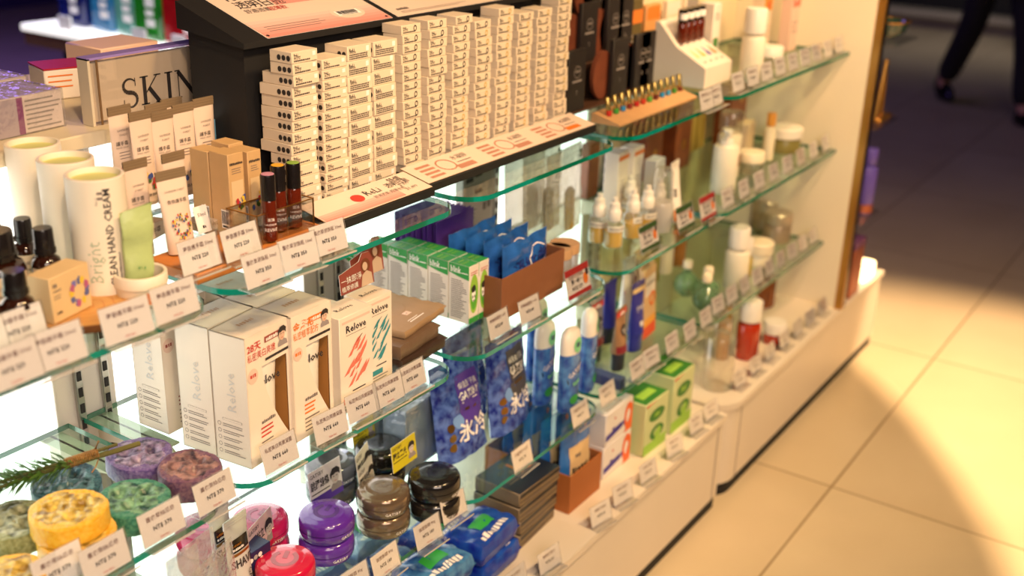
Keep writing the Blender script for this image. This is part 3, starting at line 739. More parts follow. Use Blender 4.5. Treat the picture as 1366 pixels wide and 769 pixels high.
def strip(x0, x1, y0, label, drawn):
    f_ = flat((x0, y0, 1.0012), (1, 0, 0), (0, .052, .012)); w2 = x1-x0
    mb = MB(); mb.prism([(0, 0), (w2, 0), (w2, .058), (0, .058)], f_, .001, pale_post, gold); drawn(mb, f_, w2); part(mb, 'printed_strip', t, label)
def d1(mb, f, w2):
    for i in range(4): mb.rect(f, .002, .002+i*.005, w2-.06, .007+i*.005, mat('rose_band_%d' % i, (232, 150, 140), .2), .0004)
    mb.text(f, 'ReLi', .115, .030, .014, ink, 'l', .0006); mb.text(f, '透明日拋', .163, .032, .010, ink, 'l', .0006, wmax=.05); mb.text(f, '舒適透氧 超薄水感', .12, .018, .006, ink2, 'l', .0006, wmax=.09)
    mb.oval(f, .095, .032, .012, .010, red_ink, .0006); mb.text(f, '特價', w2-.05, .042, .010, ink, 'l', .0006); mb.text(f, '$ 399', w2-.045, .026, .007, ink2, 'l', .0006); mb.text(f, '$1,499', w2-.045, .012, .007, ink2, 'l', .0006)
strip(1.088, 1.318, 1.014, 'pink printed strip with ReLi lettering', d1)
def d2(mb, f, w2):
    for k in range(3):
        x = .02+k*.165
        for i in range(4): mb.rect(f, x, .008+i*.011, x+.035, .014+i*.011, mat('rust_print', (186, 130, 110), .5), .0004)
        mb.oval(f, x+.062, .030, .020, .018, mat('rust_print', (0, 0, 0)), .0005, inner=.85)
        mb.text(f, '水凝膠', x+.088, .036, .010, ink2, 'l', .0006, wmax=.04); mb.rect(f, x+.088, .026, x+.125, .028, ink2, .0006)
        mb.rect(f, x+.075, .008, x+.12, .020, orange_ink if k == 2 else mat('rust_print', (0, 0, 0)), .0004)
strip(1.327, 1.833, 1.028, 'pale printed strip with ring pictures', d2)

lens_white = mat('lens_carton', (232, 214, 188), .5, noise=.02)
ringc = [mat('ring_black', (40, 36, 36), .6), mat('ring_gold', (206, 170, 60), .6), mat('ring_taupe', (130, 110, 96), .6)]
def lens_box(kind, label, loc, rz):
    w, d, h = {'s': (.0455, .038, .0140), 'r': (.050, .058, .0155), 'd': (.050, .040, .0155), 'e': (.050, .040, .0142), 'b': (.052, .042, .0212)}[kind[0]]
    t = thing('lens_box', label, 'contact lens box', loc, rz)
    mb = MB(); mb.box(-w/2, w/2, 0, d, 0, h, lens_white, .0005); part(mb, 'carton', t)
    f = FRONT(-.0001); g = LEFT(-w/2-.0001, 0); mb = MB()
    rr = random.Random(5)
    mb.text(f, 'ReLi', -w*.42, h*.62, h*.22, ink, 'l', .0003, bold=True)
    if kind[0] == 'b':
        mb.text(f, '透明日拋', -w*.42, h*.50, h*.12, ink, 'l', .0003)
        for r_ in (.36, .23, .10):
            x = -w*.42
            while x < w*.30:
                q = rr.uniform(.001, .003); mb.rect(f, x, h*r_, x+q, h*(r_+.08), ink, .0003); x += q+.0008
        mb.rect(f, w*.28, h*.52, w*.40, h*.86, paper, .0002)
    else:
        mb.text(f, '水凝膠', -w*.42, h*.36, h*.20, ink, 'l', .0003, bold=True)
        x = -w*.42
        while x < w*.16:
            q = rr.uniform(.001, .003); mb.rect(f, x, h*.14, x+q, h*.27, ink, .0003); x += q+.0008
        if kind[0] == 's': mb.oval(f, w*.20, h*.52, h*.27, h*.34, ringc[int(kind[1])], .0003, 14, .62)
        else: mb.rect(f, w*.30, h*.45, w*.42, h*.82, paper, .0002)
    if kind[0] in 'debr':
        for q in range(3 if kind[0] in 'dr' else 2): mb.oval(g, -.006-q*.0085, h*.45, .0036, h*.25 if h < .018 else .0042, ringc[0], .0003, 12); 
    part(mb, 'printed_label', t)
    return t
_lens = {}
ORD = lambda i: nth(i) if i < 20 else 'top'
right_x = [1.152, 1.208, 1.262, 1.3165, 1.385, 1.4495, 1.512, 1.574, 1.636, 1.698, 1.760, 1.826]
tops = [(400, 60), (435, 80), (470, 57), (515, 49), (560, 32), (588, 25), (620, 19), (648, 28), (676, 11), (702, 18), (732, 12), None]
kinds = ['d', 'e', 'b', 'b'] + ['s']*8
NAMES = ['nearest the roll-on bottles', 'second from the beige cartons', 'third from the beige cartons', 'fourth from the beige cartons', 'fifth from the beige cartons',
         'sixth from the beige cartons', 'seventh from the beige cartons', 'eighth from the beige cartons', 'ninth from the beige cartons', 'tenth from the beige cartons', 'second from the wood disc cards', 'nearest the wood disc cards']
for s_, xr in enumerate(right_x):
    kd = kinds[s_]; w, d, h = {'s': (.0455, .038, .0140), 'd': (.050, .040, .0155), 'e': (.050, .040, .0142), 'b': (.052, .042, .0212)}[kd]
    pitch = h+.0004
    yfront = 1.082 if s_ < 4 else 1.088
    H = (VY(*tops[s_], yfront).z-1.0005) if tops[s_] else .262
    n = max(3, round(H/pitch)); rr = random.Random(s_)
    drift = 0
    for k in range(n):
        dx = rr.uniform(-.0016, .0016); dy = rr.uniform(-.001, .002); rz = rr.uniform(-.035, .035)
        if s_ == 0: dx += -.003*math.sin(k*.5); dy += (.002 if k < 4 else .006 if k < 11 else 0); rz -= .03*math.sin(k*.45)
        if s_ == 4 and k < 2: dx += .004*(2-k)
        if s_ == 6 and k == n-1: dx += .004
        kk = kd + (str((0 if (k > 6 or s_ < 6) else 1) if s_ in (4, 5, 6) else (1 if rr.random() < .6 else 2 if s_ > 8 else 0)) if kd == 's' else '')
        lb = 'white lens box, %s, in the stack %s' % ('topmost' if k == n-1 else (ORD(k)+' from the base'), NAMES[s_])
        loc = (xr-w/2+dx, yfront+dy+.001*rr.random(), 1.0005+k*pitch)
        if s_ == 0 and 5 <= k <= n-3: kk = 'r'
        if kk in _lens: o = dup(_lens[kk], lb, loc, rz)
        else: o = _lens[kk] = lens_box(kk, lb, loc, rz)
        o['group'] = 'white lens boxes in twelve stacks'
# ------------------------------------------------------------------ middle tier, first bay: loofah soaps and rosemary
def soap(label, px, py, cols, R=.040, h=.024, tilt=(0, 0), z=ZM, seed=0, rz=0, sx=1.0, dz=0):
    """a round soap with a loofah slice in it: speckled, with sunken pores in its top"""
    rs = random.Random(seed); n, m = 56, 22
    pores = []
    for q in range(3): a = q*2.1+rs.uniform(-.4, .4); pores.append((R*.42*math.cos(a), R*.42*math.sin(a), R*rs.uniform(.20, .27)))
    for q in range(7): a = rs.uniform(0, 6.3); d = R*rs.uniform(.1, .72); pores.append((d*math.cos(a), d*math.sin(a), R*rs.uniform(.06, .12)))
    def top(x, y):
        d = 0
        for cx, cy, r in pores:
            q = math.hypot(x-cx, y-cy)/r
            if q < 1.25: d = max(d, (1-smooth(min(1, q/1.25)))*min(.012, r*.75))
        return h-d+.0006*math.sin(x*500+seed)*math.sin(y*430)+.0005*math.sin(x*1100)*math.cos(y*900+seed)
    def edge_r(a): return R*(1+.025*math.sin(3*a+seed)+.012*math.sin(7*a+2*seed))
    V, Fc = [(0, 0, top(0, 0))], []
    for k in range(1, m+1):
        f = k/m
        for i in range(n):
            a = 2*pi*i/n; r = edge_r(a)*f; x, y = r*math.cos(a), r*math.sin(a)
            V.append((x, y, top(x, y) - (0 if f < .97 else .0012)))
    for k, (q, z_) in enumerate(((1.012, h-.004), (1.0, h*.5), (1.01, .004), (.97, 0))):
        for i in range(n):
            a = 2*pi*i/n; r = edge_r(a)*q+.0005*math.sin(a*23+k); V.append((r*math.cos(a), r*math.sin(a), z_))
    core = []; kc = 16
    for i in range(n): core.append((0, 1+i, 1+(i+1) % n))
    for k in range(m+3):
        for i in range(n):
            a, b = 1+k*n+i, 1+k*n+(i+1) % n
            (core if k < kc+(1.6*math.sin(i*.45+seed)+1.2*math.sin(i*.9+2*seed)) and k < m-2 else Fc).append((a, a+n, b+n, b))
    Fc.append(tuple(1+(m+3)*n+i for i in range(n))[::-1])
    c1, c2 = cols
    body = mat('soap_%d_%d_%d' % c1, c1, .38, c2=tuple(int(c1[i]*.55+c2[i]*.45) for i in range(3)), scale=230, bump=.35, sss=.15)
    pulp = mat('loofah_%d_%d_%d' % c1, tuple(int(c1[i]*.15+c2[i]*.85) for i in range(3)), .3, c2=tuple(int(v*.55) for v in c1), scale=75, bump=.8, sss=.1)
    p = G(px, py, z); t = thing('loofah_soap', label, 'soap', (p.x, p.y, z+.0004+dz), rz, None, *tilt)
    mb = MB(); mb.add(V, Fc, body); part(mb, 'soap_body', t)
    mb = MB(); mb.add(V[:1+m*n], core, pulp); part(mb, 'loofah_core', t)
    return t
YEL = ((226, 168, 30), (240, 214, 120))
soap('yellow loofah soap on top of a stack of two, in the middle of the soaps', 97, 732, YEL, .043, .026, (0, 0), seed=3, dz=.0275)
soap('yellow loofah soap under another one, in the middle of the soaps', 106, 738, YEL, .043, .026, (0, 0), seed=8)
soap('yellow loofah soap nearest the camera at the corner', 18, 792, YEL, .038, .025, (0, 0), seed=12)
soap('mossy grey-green loofah soap at the photo edge', 24, 718, ((120, 128, 84), (200, 206, 180)), .043, .026, (0, 0), seed=5, rz=.4)
soap('dark blue-green loofah soap beneath the twine-wrapped sprig', 91, 664, ((18, 62, 78), (104, 150, 164)), .041, .025, (.1, -.04), seed=6)
soap('sea green loofah soap between the yellow and the plum ones', 180, 690, ((26, 104, 88), (150, 190, 150)), .042, .028, (.04, 0), seed=9)
soap('lilac loofah soap in the back row with speckled sides', 188, 628, ((86, 66, 130), (176, 160, 190)), .041, .026, (.05, 0), seed=14)
soap('plum loofah soap with a deep hollow at the end of the row', 254, 650, ((84, 52, 88), (180, 140, 130)), .039, .032, (.05, 0), seed=17)
# rosemary sprig tied with twine
A_, B_ = G(-20, 658, ZM+.044), G(186, 590, ZM+.044)
t = thing('rosemary_sprig', 'green rosemary sprig tied with twine lying across the back of the soaps', 'herb sprig', (0, 0, 0))
stemm = mat('herb_stem', (104, 98, 40), .6, noise=.2); leafm = mat('herb_leaf', (98, 140, 56), .5, noise=.35, scale=60); twine = mat('twine', (176, 128, 70), .8, noise=.3, scale=150, bump=.5)
d = (B_-A_); mb = MB()
mb.tube([A_+d*f+Vector((0, 0, .002*math.sin(f*5))) for f in (0, .2, .4, .6, .8, 1)], .0032, stemm, 8, rs=[.0018, .0024, .003, .0033, .0035, .0034])
mb.tube([A_+d*f+Vector((.004, .006, .003)) for f in (0, .25, .55, .85)], .0022, stemm, 7)
part(mb, 'stem', t)
mb = MB(); rs = random.Random(2); side = d.normalized().cross(Vector((0, 0, 1)))
for k in range(210):
    f = rs.uniform(-.02, .56); o = A_+d*f; a = rs.uniform(0, 6.3); l = rs.uniform(.016, .034)
    out = (side*math.cos(a)+Vector((0, 0, 1))*math.sin(a)*.8).normalized(); tip = o+out*l-d.normalized()*l*rs.uniform(.5, 1.1)
    if tip.z < ZM+.031: tip.z = ZM+.031
    mid = (o+tip)/2+Vector((0, 0, .002)); wv = d.normalized().cross(out)*.0021
    mb.add([o, mid+wv, tip, mid-wv, mid+out*.0008], [(0, 1, 4), (1, 2, 4), (2, 3, 4), (3, 0, 4)], leafm)
o = part(mb, 'leaves', t)
mb = MB(); pts = []
for k in range(150):
    f = .50+.22*k/150; a = k*.75; pts.append(A_+d*f+Vector((.0015, .003, .0015))+(side*math.cos(a)+Vector((0, 0, 1))*math.sin(a))*.0062)
mb.tube(pts, .0011, twine, 5); k0 = pts[-1]
mb.tube([k0, k0+Vector((-.002, .003, .012)), k0+Vector((.004, .002, .022))], .0016, twine, 6); mb.tube([k0, k0+Vector((-.010, -.006, -.006)), k0+Vector((-.018, -.008, -.010))], .0008, twine, 5)
part(mb, 'twine', t)
SOAPT = [('薰衣草絲瓜皂', .028, .0045, ink2), ('NT$ 370', .015, .0048, ink), ('TAX INC.', .003, .0024, red_ink)]
price_tag(86, 784, ZM, 'white price tag on the soap shelf nearest the photo corner', SOAPT, 'soap')
price_tag(147, 769, ZM, 'white price tag in front of the stacked yellow soaps', SOAPT, 'soap')
price_tag(222, 721, ZM, 'white price tag in front of the sea green soap', SOAPT, 'soap')
price_tag(292, 680, ZM, 'white price tag in front of the plum soap at the shelf corner', SOAPT, 'soap')

# ------------------------------------------------------------------ middle tier, second bay: windowed cartons
recess = mat('kraft_recess', (176, 122, 64), .5); pearl = mat('pearl_carton', (236, 222, 206), .4)
maroon = mat('maroon_print', (150, 70, 60), .6)
def window_carton(label, loc, rz, w=.088, d=.058, h=.186, accent=red_ink, big='28天', row='私密美白亮嫩', banner=maroon):
    t = thing('windowed_carton', label, 'carton', loc, rz)
    mb = MB()
    hw = w/2; e = .0012
    mb.box(-hw, -hw+e, 0, d, 0, h, pearl); mb.box(hw-e, hw, 0, d, 0, h, pearl); mb.box(-hw, hw, d-e, d, 0, h, pearl)
    mb.box(-hw, hw, 0, d, h-e, h, pearl); mb.box(-hw, hw, 0, d, 0, e, pearl)
    f = FRONT(0); n = 14
    cv = [(-hw*.30+(hw*1.15)*q**1.35, h*.70-(h*.62)*q**.9) for q in [i/n for i in range(n+1)]]
    cv = [(min(x, hw*.82), y) for x, y in cv]
    mb.prism([(-hw+e*.5, e), (hw-e*.5, e), (hw-e*.5, h*.085), (hw*.82, h*.085)]+cv[::-1][1:]+[(-hw*.30, h*.735), (-hw+e*.5, h*.735)], f, .0008, pearl)
    mb.prism([(hw*.82, h*.085), (hw-e*.5, h*.085), (hw-e*.5, h*.735), (hw*.82, h*.735)], f, .0008, pearl)
    mb.prism([(-hw+e*.5, h*.735), (hw-e*.5, h*.735), (hw-e*.5, h-e), (-hw+e*.5, h-e)], f, .0008, pearl)
    part(mb, 'carton', t)
    mb = MB(); mb.box(-hw+.003, hw-.003, d-.010, d-.006, .003, h-.004, recess); mb.box(hw-.006, hw-.003, .004, d-.006, .003, h-.004, recess); part(mb, 'inner_tray', t)
    mb = MB(); rings = []
    for k in range(9):
        q = k/8; rings.append([(.027*math.cos(2*pi*i/20)-.002, .0030+(.017*(1-q)**.5+.0025)*(1+math.sin(2*pi*i/20)), .012+(h*.78-.012)*q) for i in range(20)])
    mb.loft(rings, plas_white); mb.text(flat((0, .0022, 0), (1, 0, 0), (0, 0, 1)), 'Relove', -.024, h*.585, .0125, ink, 'l', .0004, bold=True); part(mb, 'inner_tube', t)
    mb = MB(); g = FRONT(-.0002)
    mb.text(g, big, -hw*.92, h*.885, h*.052, accent, 'l', .0006, bold=True); mb.text(g, row, -hw*.92, h*.815, h*.048, accent, 'l', .0006, wmax=w*.62)
    mb.poly(g, [(-hw*.15, h*.90), (hw*.62, h*.90), (hw*.62, h*.945), (-hw*.15, h*.945)], banner, .0004); mb.text(g, '~強效修護', -hw*.08, h*.908, h*.026, paper, 'l', .0006, wmax=w*.3)
    mb.rect(g, -hw*.15, h*.765, hw*.9, h*.785, ink, .0005); mb.oval(g, -hw*.72, h*.70, hw*.22, hw*.24, mat('pale_seal', (226, 196, 180), .5), .0004); mb.text(g, '~72h', -hw*.72, h*.69, .006, accent, 'c', .0006)
    portrait(mb, g, hw*.62, h*.90, hw*.36, k=.0006)
    part(mb, 'printed_banner', t); mb = MB()
    mb.text(g, '~Brightening Gel', -hw*.45, h*.30, .005, ink2, 'l', .0005, wmax=w*.32)
    mb.lines(g, -hw*.5, hw*.1, h*.26, .006, 3, .0024, accent, jit=.25); mb.lines(g, -hw*.5, hw*.25, h*.15, .006, 4, .0018, ink2, jit=.3)
    part(mb, 'printed_front', t); mb = MB(); s_ = LEFT(-hw-.0001, 0)
    mb.text(s_, 'Relove', -d*.34, h*.42, .015, mat('silver_print', (206, 202, 198), .3), 'l', .0004, rot=pi/2)
    for q in range(5): mb.oval(s_, -d*.86, h*.30-q*.010, .003, .003, ink2, .0004, 12, .8); mb.lines(s_, -d*.76, -d*.15, h*.304-q*.010, .003, 2, .001, ink2)
    mb.rect(s_, -d*.76, h*.335, -d*.2, h*.352, ink2, .0003); mb.rect(s_, -d*.75, h*.3365, -d*.21, h*.3505, pearl, .0004)
    part(mb, 'printed_side', t); mb = MB()
    mb.text(TOP(h+.0001), '~RELOVE', 0, d*.55, .008, mat('gold_print', (206, 160, 110), .4), 'c', .0003)
    part(mb, 'printed_top', t)
    return t
W = 'white windowed carton '
zc = ZM+.0004
b0, rzb = G(361, 606, zc), .12
a = G(336, 627, zc); b = G(392, 586, zc)
rzb = .10; ux, uy = math.cos(rzb), math.sin(rzb)
P3 = (a.x+.044*ux, a.y+.044*uy, zc)
window_carton(W+'with 28天 lettering, front of its row nearest the soaps', P3, rzb)
o = window_carton(W+'with 28天 lettering, right behind the foremost one', (P3[0]-.004, P3[1]+.061, zc), rzb-.02)
window_carton(W+'with a brown band, last of the row behind the plum soap', (P3[0]-.002, P3[1]+.155, zc), .04, accent=maroon)
a = G(394, 596, zc)
P4 = (a.x+.046, a.y+.006, zc)
window_carton(W+'with orange lettering, front of the second row', P4, .03, w=.080, accent=orange_ink, big='金盞花', row='私密植萃配方', banner=orange_ink)
window_carton(W+'with a maroon banner, second of the second row', (P4[0]-.004, P4[1]+.062, zc), .02, w=.080, accent=maroon)
window_carton(W+'showing its grey top, third of the second row', (P4[0]-.002, P4[1]+.125, zc), .0, w=.080, accent=ink2, big='植萃', row='潔膚凝露')
def stripe_carton(label, loc, rz, c, w, d, h, seed):
    t = thing('patterned_carton', label, 'carton', loc, rz)
    mb = MB(); mb.box(-w/2, w/2, 0, d, 0, h, pearl, .0006); part(mb, 'carton', t)
    f = FRONT(-.0001); mb = MB(); rs = random.Random(seed)
    mb.text(f, 'Relove', 0, h*.83, h*.075, ink, 'c', .0005, wmax=w*.78, bold=True); mb.rect(f, -w*.3, h*.80, w*.3, h*.805, ink2); mb.rect(f, -w*.42, h*.93, w*.42, h*.955, mat('pale_seal', (0, 0, 0)), .0003)
    for q in range(16):
        x = -w*.40+w*.52*rs.random(); y = h*.26+h*.42*((q*7) % 16)/16; l = w*rs.uniform(.2, .36); hh = h*.014
        P = [(x, y), (x+l*.5, y+l*.45+hh), (x+l, y+l*1.0), (x+l*.9, y+l*.72), (x+l*.45, y+l*.22-hh)]
        mb.poly(f, [(max(-w*.42, min(w*.42, a_)), min(h*.76, b_)) for a_, b_ in P], c, .0004+.00003*q)
    mb.rect(f, -w*.15, h*.20, w*.25, h*.212, ink, .0005); mb.rect(f, -w*.42, h*.10, w*.1, h*.16, c, .0004); mb.lines(f, -w*.4, w*.3, h*.07, .005, 2, .0015, ink2)
    mb.text(TOP(h), 'Relove', 0, d*.4, .009, ink, 'c', .0004, wmax=w*.7)
    part(mb, 'printed_front', t)
    return t
a = G(455, 556, zc)
stripe_carton('white carton with coral brush strokes and Relove lettering', (a.x+.036, a.y, zc), 0, mat('coral_print', (222, 120, 100), .6), .070, .048, .150, 3)
a = G(497, 522, zc)
stripe_carton('white carton with teal brush strokes and Relove lettering', (a.x+.032, a.y+.012, zc), 0, mat('teal_print', (50, 140, 150), .6), .058, .044, .140, 5)
# woman on a shelf card behind the coral carton
def display_card(label, px, py, y, w, h, base):
    q = VY(px, py, y); t = thing('display_card', label, 'card', (q.x, y, base), 0, None, -.12)
    fr = FRONT(0); mb = MB(); mb.prism([(-w/2, 0), (w/2, 0), (w/2, h*.8), (w*.42, h), (w*.22, h*1.02), (w*.1, h*.8), (-w/2, h*.62)], fr, .0008, maroon, paper)
    mb.text(fr, '一抹即淨', -w*.46, h*.30, h*.17, paper, 'l', .0006, wmax=w*.6); mb.text(fr, '植萃修護', -w*.46, h*.08, h*.13, paper, 'l', .0006, wmax=w*.55)
    mb.oval(fr, w*.28, h*.62, w*.14, h*.22, mat('brown_hair', (120, 60, 36), .6), .0005); mb.oval(fr, w*.26, h*.60, w*.075, h*.13, skin_ink, .0008); mb.poly(fr, [(w*.1, 0), (w*.46, 0), (w*.44, h*.34), (w*.3, h*.46), (w*.16, h*.36)], skin_ink, .0006)
    part(mb, 'card', t); return t
display_card('brown display card with a long haired woman behind the coral carton', 478, 400, 1.062, .075, .050, ZM+.142)
display_card('second brown display card leaning further back behind the coral carton', 492, 392, 1.09, .075, .055, ZM+.140)
mb = MB(); mb.box(-.034, .034, 0, .045, 0, .139, pearl, .0006); mb.text(TOP(.139), 'Relove', 0, .02, .009, ink, 'c', .0004); o = mb.build('plain_carton'); tag(o, 'plain white carton carrying the display cards behind the coral one', 'carton'); a = G(455, 556, zc); put(o, (a.x+.036, a.y+.050, zc))
# kraft film bags
kraftbag = mat('kraft_bag', (160, 130, 96), .55, noise=.1, scale=25, bump=.3); taupe_bag = mat('taupe_bag', (112, 90, 72), .4, noise=.12, bump=.3); dark_bag = mat('dark_brown_bag', (62, 46, 38), .35, bump=.3)
def lying_bag(label, x, y, z, m, w, d, h, rz):
    t = thing('kraft_bag', label, 'bag', (x, y, z), rz)
    rs = random.Random(int(w*1e4)+int(h*1e4)); n = 9
    def outline(q, k): # slightly crumpled plan outline
        P = []
        for i in range(n): P.append((-w/2+w*i/n, rs.uniform(-.0012, .0012)*k))
        for i in range(n): P.append((w/2+rs.uniform(-.0015, .002)*k, d*i/n))
        for i in range(n): P.append((w/2-w*i/n, d+rs.uniform(-.001, .001)*k))
        for i in range(n): P.append((-w/2+rs.uniform(-.001, .001)*k, d-d*i/n))
        return [(a_*q, (b_-d/2)*q+d/2) for a_, b_ in P]
    o = outline(1, 1); mb = MB(); ring = lambda q, z_: [(a_*q, (b_-d/2)*q+d/2, z_) for a_, b_ in o]
    mb.loft([ring(.985, .0), ring(1, .0015), ring(1.004, h*.5), ring(.995, h-.0025), ring(.975, h-.0004)], m); part(mb, 'bag', t)
    mb = MB(); f = TOP(h-.0003); mb.oval(f, 0, d*.55, w*.30, d*.22, mat('faint_ring', (150, 116, 80), .6), .0003, 28, .98); mb.rect(f, -w*.18, d*.10, w*.16, d*.115, paper, .0003); mb.rect(f, -w*.18, d*.14, w*.06, d*.15, paper, .0003)
    mb.rect(f, -w*.02, d*.24, w*.10, d*.32, mat('pale_seal', (226, 196, 180), .5), .0004); mb.rect(f, w*.03, d*.27, w*.045, d*.29, ink, .0006); part(mb, 'printed_top', t)
    mb = MB(); fl = [(w/2, d*.02)]+[(w/2+.012+.006*((i*37) % 5)/4, d*.02+d*.96*i/14) for i in range(15)]+[(w/2, d*.98)]; mb.prism(fl, TOP(h*.62), .0012, m); part(mb, 'flap', t)
    return t
a_ = G(536, 500, ZM); bx, by = a_.x+.062, a_.y+.004
lying_bag('dark brown flat bag, lowest of the little pile beside the teal carton', bx, by, ZM+.0006, dark_bag, .118, .15, .020, .06)
lying_bag('taupe flat bag on top of the little pile beside the teal carton', bx-.004, by+.006, ZM+.0212, taupe_bag, .112, .145, .022, .10)
lying_bag('light kraft flat bag over the shelf corner beside the green boxes', bx+.128, by+.008, ZM+.0006, kraftbag, .105, .125, .034, .08) if False else lying_bag('light kraft flat bag fanned over the other two beside the green boxes', bx+.030, by+.022, ZM+.0438, kraftbag, .125, .135, .012, .14)
RELT = [('私密美白亮嫩凝露', .028, .0045, ink2), ('NT$ 660', .015, .0048, ink), ('TAX INC.', .003, .0024, red_ink)]
for px, py, s_ in ((378, 626, 'in front of the foremost windowed carton'), (445, 588, 'in front of the orange lettered carton'), (487, 560, 'in front of the coral carton'), (522, 541, 'in front of the teal carton'), (553, 522, 'in front of the dark brown bag')):
    price_tag(px, py, ZM, 'white price tag '+s_, RELT, 'rel')
# ------------------------------------------------------------------ middle tier, third bay: green boxes, purple packs, brown box
leafg = mat('leaf_green', (40, 150, 62), .45); limeg = mat('lime_green', (150, 196, 70), .5); box_grey = mat('print_grey', (170, 172, 166), .6)
def green_carton(label, loc, rz, w=.046, d=.058, h=.112):
    t = thing('green_carton', label, 'carton', loc, rz)
    mb = MB(); mb.box(-w/2, w/2, 0, d, 0, h, carton_white, .0006); part(mb, 'carton', t)
    f = FRONT(-.0001); mb = MB()
    mb.oval(f, 0, h*.50, w*.43, h*.34, limeg, .0003, 24); mb.oval(f, 0, h*.44, w*.30, h*.22, mat('mid_green', (90, 170, 60), .5), .0004, 22)
    mb.oval(f, -w*.05, h*.50, w*.20, h*.13, paper, .0006); mb.poly(f, blob(-w*.05, h*.60, w*.22, h*.07, 4, 12, .2), ink, .0007)
    mb.oval(f, -w*.14, h*.46, w*.05, h*.03, ink, .0008); mb.oval(f, w*.06, h*.46, w*.05, h*.03, ink, .0008); mb.rect(f, -w*.1, h*.38, w*.05, h*.40, ink, .0008)
    mb.rect(f, -w/2, 0, w/2, h*.10, leafg, .0003); mb.lines(f, -w*.36, w*.36, h*.88, .004, 2, .0012, red_ink, jit=.1)
    part(mb, 'printed_front', t)
    g = LEFT(-w/2-.0001, 0); mb = MB(); mb.rect(g, -d, h*.84, 0, h, leafg, .0003); mb.poly(g, [(-d, h*.84), (0, h*.84), (0, h*.76), (-d*.5, h*.79)], leafg, .0003)
    mb.text(g, 'blink', -d*.9, h*.855, h*.11, paper, 'l', .0006, bold=True, wmax=d*.5); mb.rect(g, -d*.38, h*.86, -d*.06, h*.875, paper, .0006)
    mb.lines(g, -d*.88, -d*.1, h*.72, h*.034, 20, h*.012, ink2, .0005, .35); part(mb, 'printed_side', t)
    mb = MB(); g = TOP(h+.0001); mb.rect(g, -w*.49, .0006, w*.49, d-.0006, leafg, .0002); mb.text(g, 'blink', 0, d*.35, .008, limeg, 'c', .0005); mb.rect(g, -w*.3, d*.62, w*.3, d*.68, limeg, .0005); part(mb, 'printed_top', t)
    return t
zc = ZM+.0004
first = None
c0 = G(626, 434, zc)       # near left foot of the box closest to the brown one
rows = [(k, j) for k in range(2) for j in range(5)]
labs = ['green and white carton at the front corner, round lime picture facing out', 'green and white carton second back from the front corner', 'green and white carton third back from the front corner', 'green and white carton fourth back from the front corner',
        'green and white carton fifth and last back from the front corner',
        'green and white carton beside the brown open box, picture facing out', 'green and white carton second back beside the brown open box', 'green and white carton third back beside the brown open box', 'green and white carton fourth back beside the brown open box', 'green and white carton turned askew at the back by the lit panel']
i = 0
for k, j in rows:
    loc = Vector((c0.x+.0145+.0292*k, c0.y+.002+.0445*j, zc))
    rz = random.uniform(-.006, .006)
    if first is None: first = o = green_carton(labs[i], loc, rz, .028, .043, .105)
    else: o = dup(first, labs[i], loc, rz)
    if i == 9: o.location = (1.408, 1.24, zc); o.rotation_euler = (0, 0, -.25)
    i += 1
# purple flat packs standing in a row, blue bags in a brown open box
purp = mat('purple_pack', (96, 58, 150), .35, noise=.15, scale=30, bump=.2)
pk = None
for k in range(12):
    q = Vector((1.578+.004*math.sin(k*2), 1.256-.0085*k, zc+.0045)); lb = 'thin purple flat pack, %s in the row counted from the lit panel' % (nth(k) if k < 11 else 'last')
    if pk is None:
        pk = pouch('purple_pack', lb, 'pack', q, .115, .138, .006, purp, lambda mb, fr: (mb.text(fr, '~暖暖包', 0, .07, .012, paper, 'c', .0008), grid_rect(mb, fr, -.04, .02, .04, .05, mat('lilac_print', (150, 120, 190), .5), .0006, 4, 2)), 0, .0, 0, wr=.0006)
    else: dup(pk, lb, q, random.uniform(-.02, .02), 0)
boxcard = mat('brown_card', (136, 84, 52), .7, noise=.05)
def open_box(label, x0, x1, y0, y1, z, h, m):
    t = thing('open_box', label, 'box', ((x0+x1)/2, y0, z)); w = (x1-x0)/2; d = y1-y0; e = .0025
    part(MB().box(-w, w, 0, d, 0, e, m), 'bottom', t)
    part(MB().box(-w, w, 0, e, e, h, m), 'front_wall', t); part(MB().box(-w, w, d-e, d, e, h, m), 'back_wall', t)
    part(MB().box(-w, -w+e, e, d-e, e, h, m), 'side_wall', t); part(MB().box(w-e, w, e, d-e, e, h, m), 'side_wall', t)
    return t
B0, B1 = G(668, 430, zc), G(744, 386, zc)
open_box('plain brown cardboard box without lid holding blue bags and purple packs', B0.x, B1.x+.012, B0.y, 1.272, zc, .078, boxcard)
bluebag = mat('blue_bag', (44, 100, 184), .18, noise=.3, scale=35, bump=.9)
bb = None
for k, (dx, dy, dz, rz) in enumerate(((.080, .023, .0, .02), (.070, .056, .004, .03), (.064, .089, .006, .01), (.06, .1225, .006, .01))):
    lb = 'blue film bag %s in the brown open box' % ['in front with large lettering', 'second from the front', 'in the middle', 'fourth from the front', 'at the back']['01234'.index(str(k))]
    q = (B0.x+dx+.028, B0.y+dy, zc+.004+dz)
    if bb is None: bb = pouch('blue_bag', lb, 'bag', q, .145, .116, .023, bluebag, lambda mb, fr: (mb.text(fr, '濕紙巾', -.045, .058, .022, mat('navy_print', (24, 40, 110), .5), 'l', .0009, bold=True), mb.text(fr, '純水', .03, .068, .020, mat('navy_print', (0, 0, 0)), 'l', .0009, bold=True), mb.oval(fr, .028, .073, .030, .026, paper, .0007, 22, .93), mb.text(fr, '~80抽', -.05, .035, .010, paper, 'l', .0009)), rz, -.03, wr=.0045)
    else: dup(bb, lb, q, rz, -.03)
WIPE = [('有機棉護墊 10片', .028, .0045, ink2), ('NT$ 89', .015, .0048, ink)]
price_tag(668, 450, ZM, 'white price tag in front of the green carton at the shelf corner', WIPE, 'wipe')
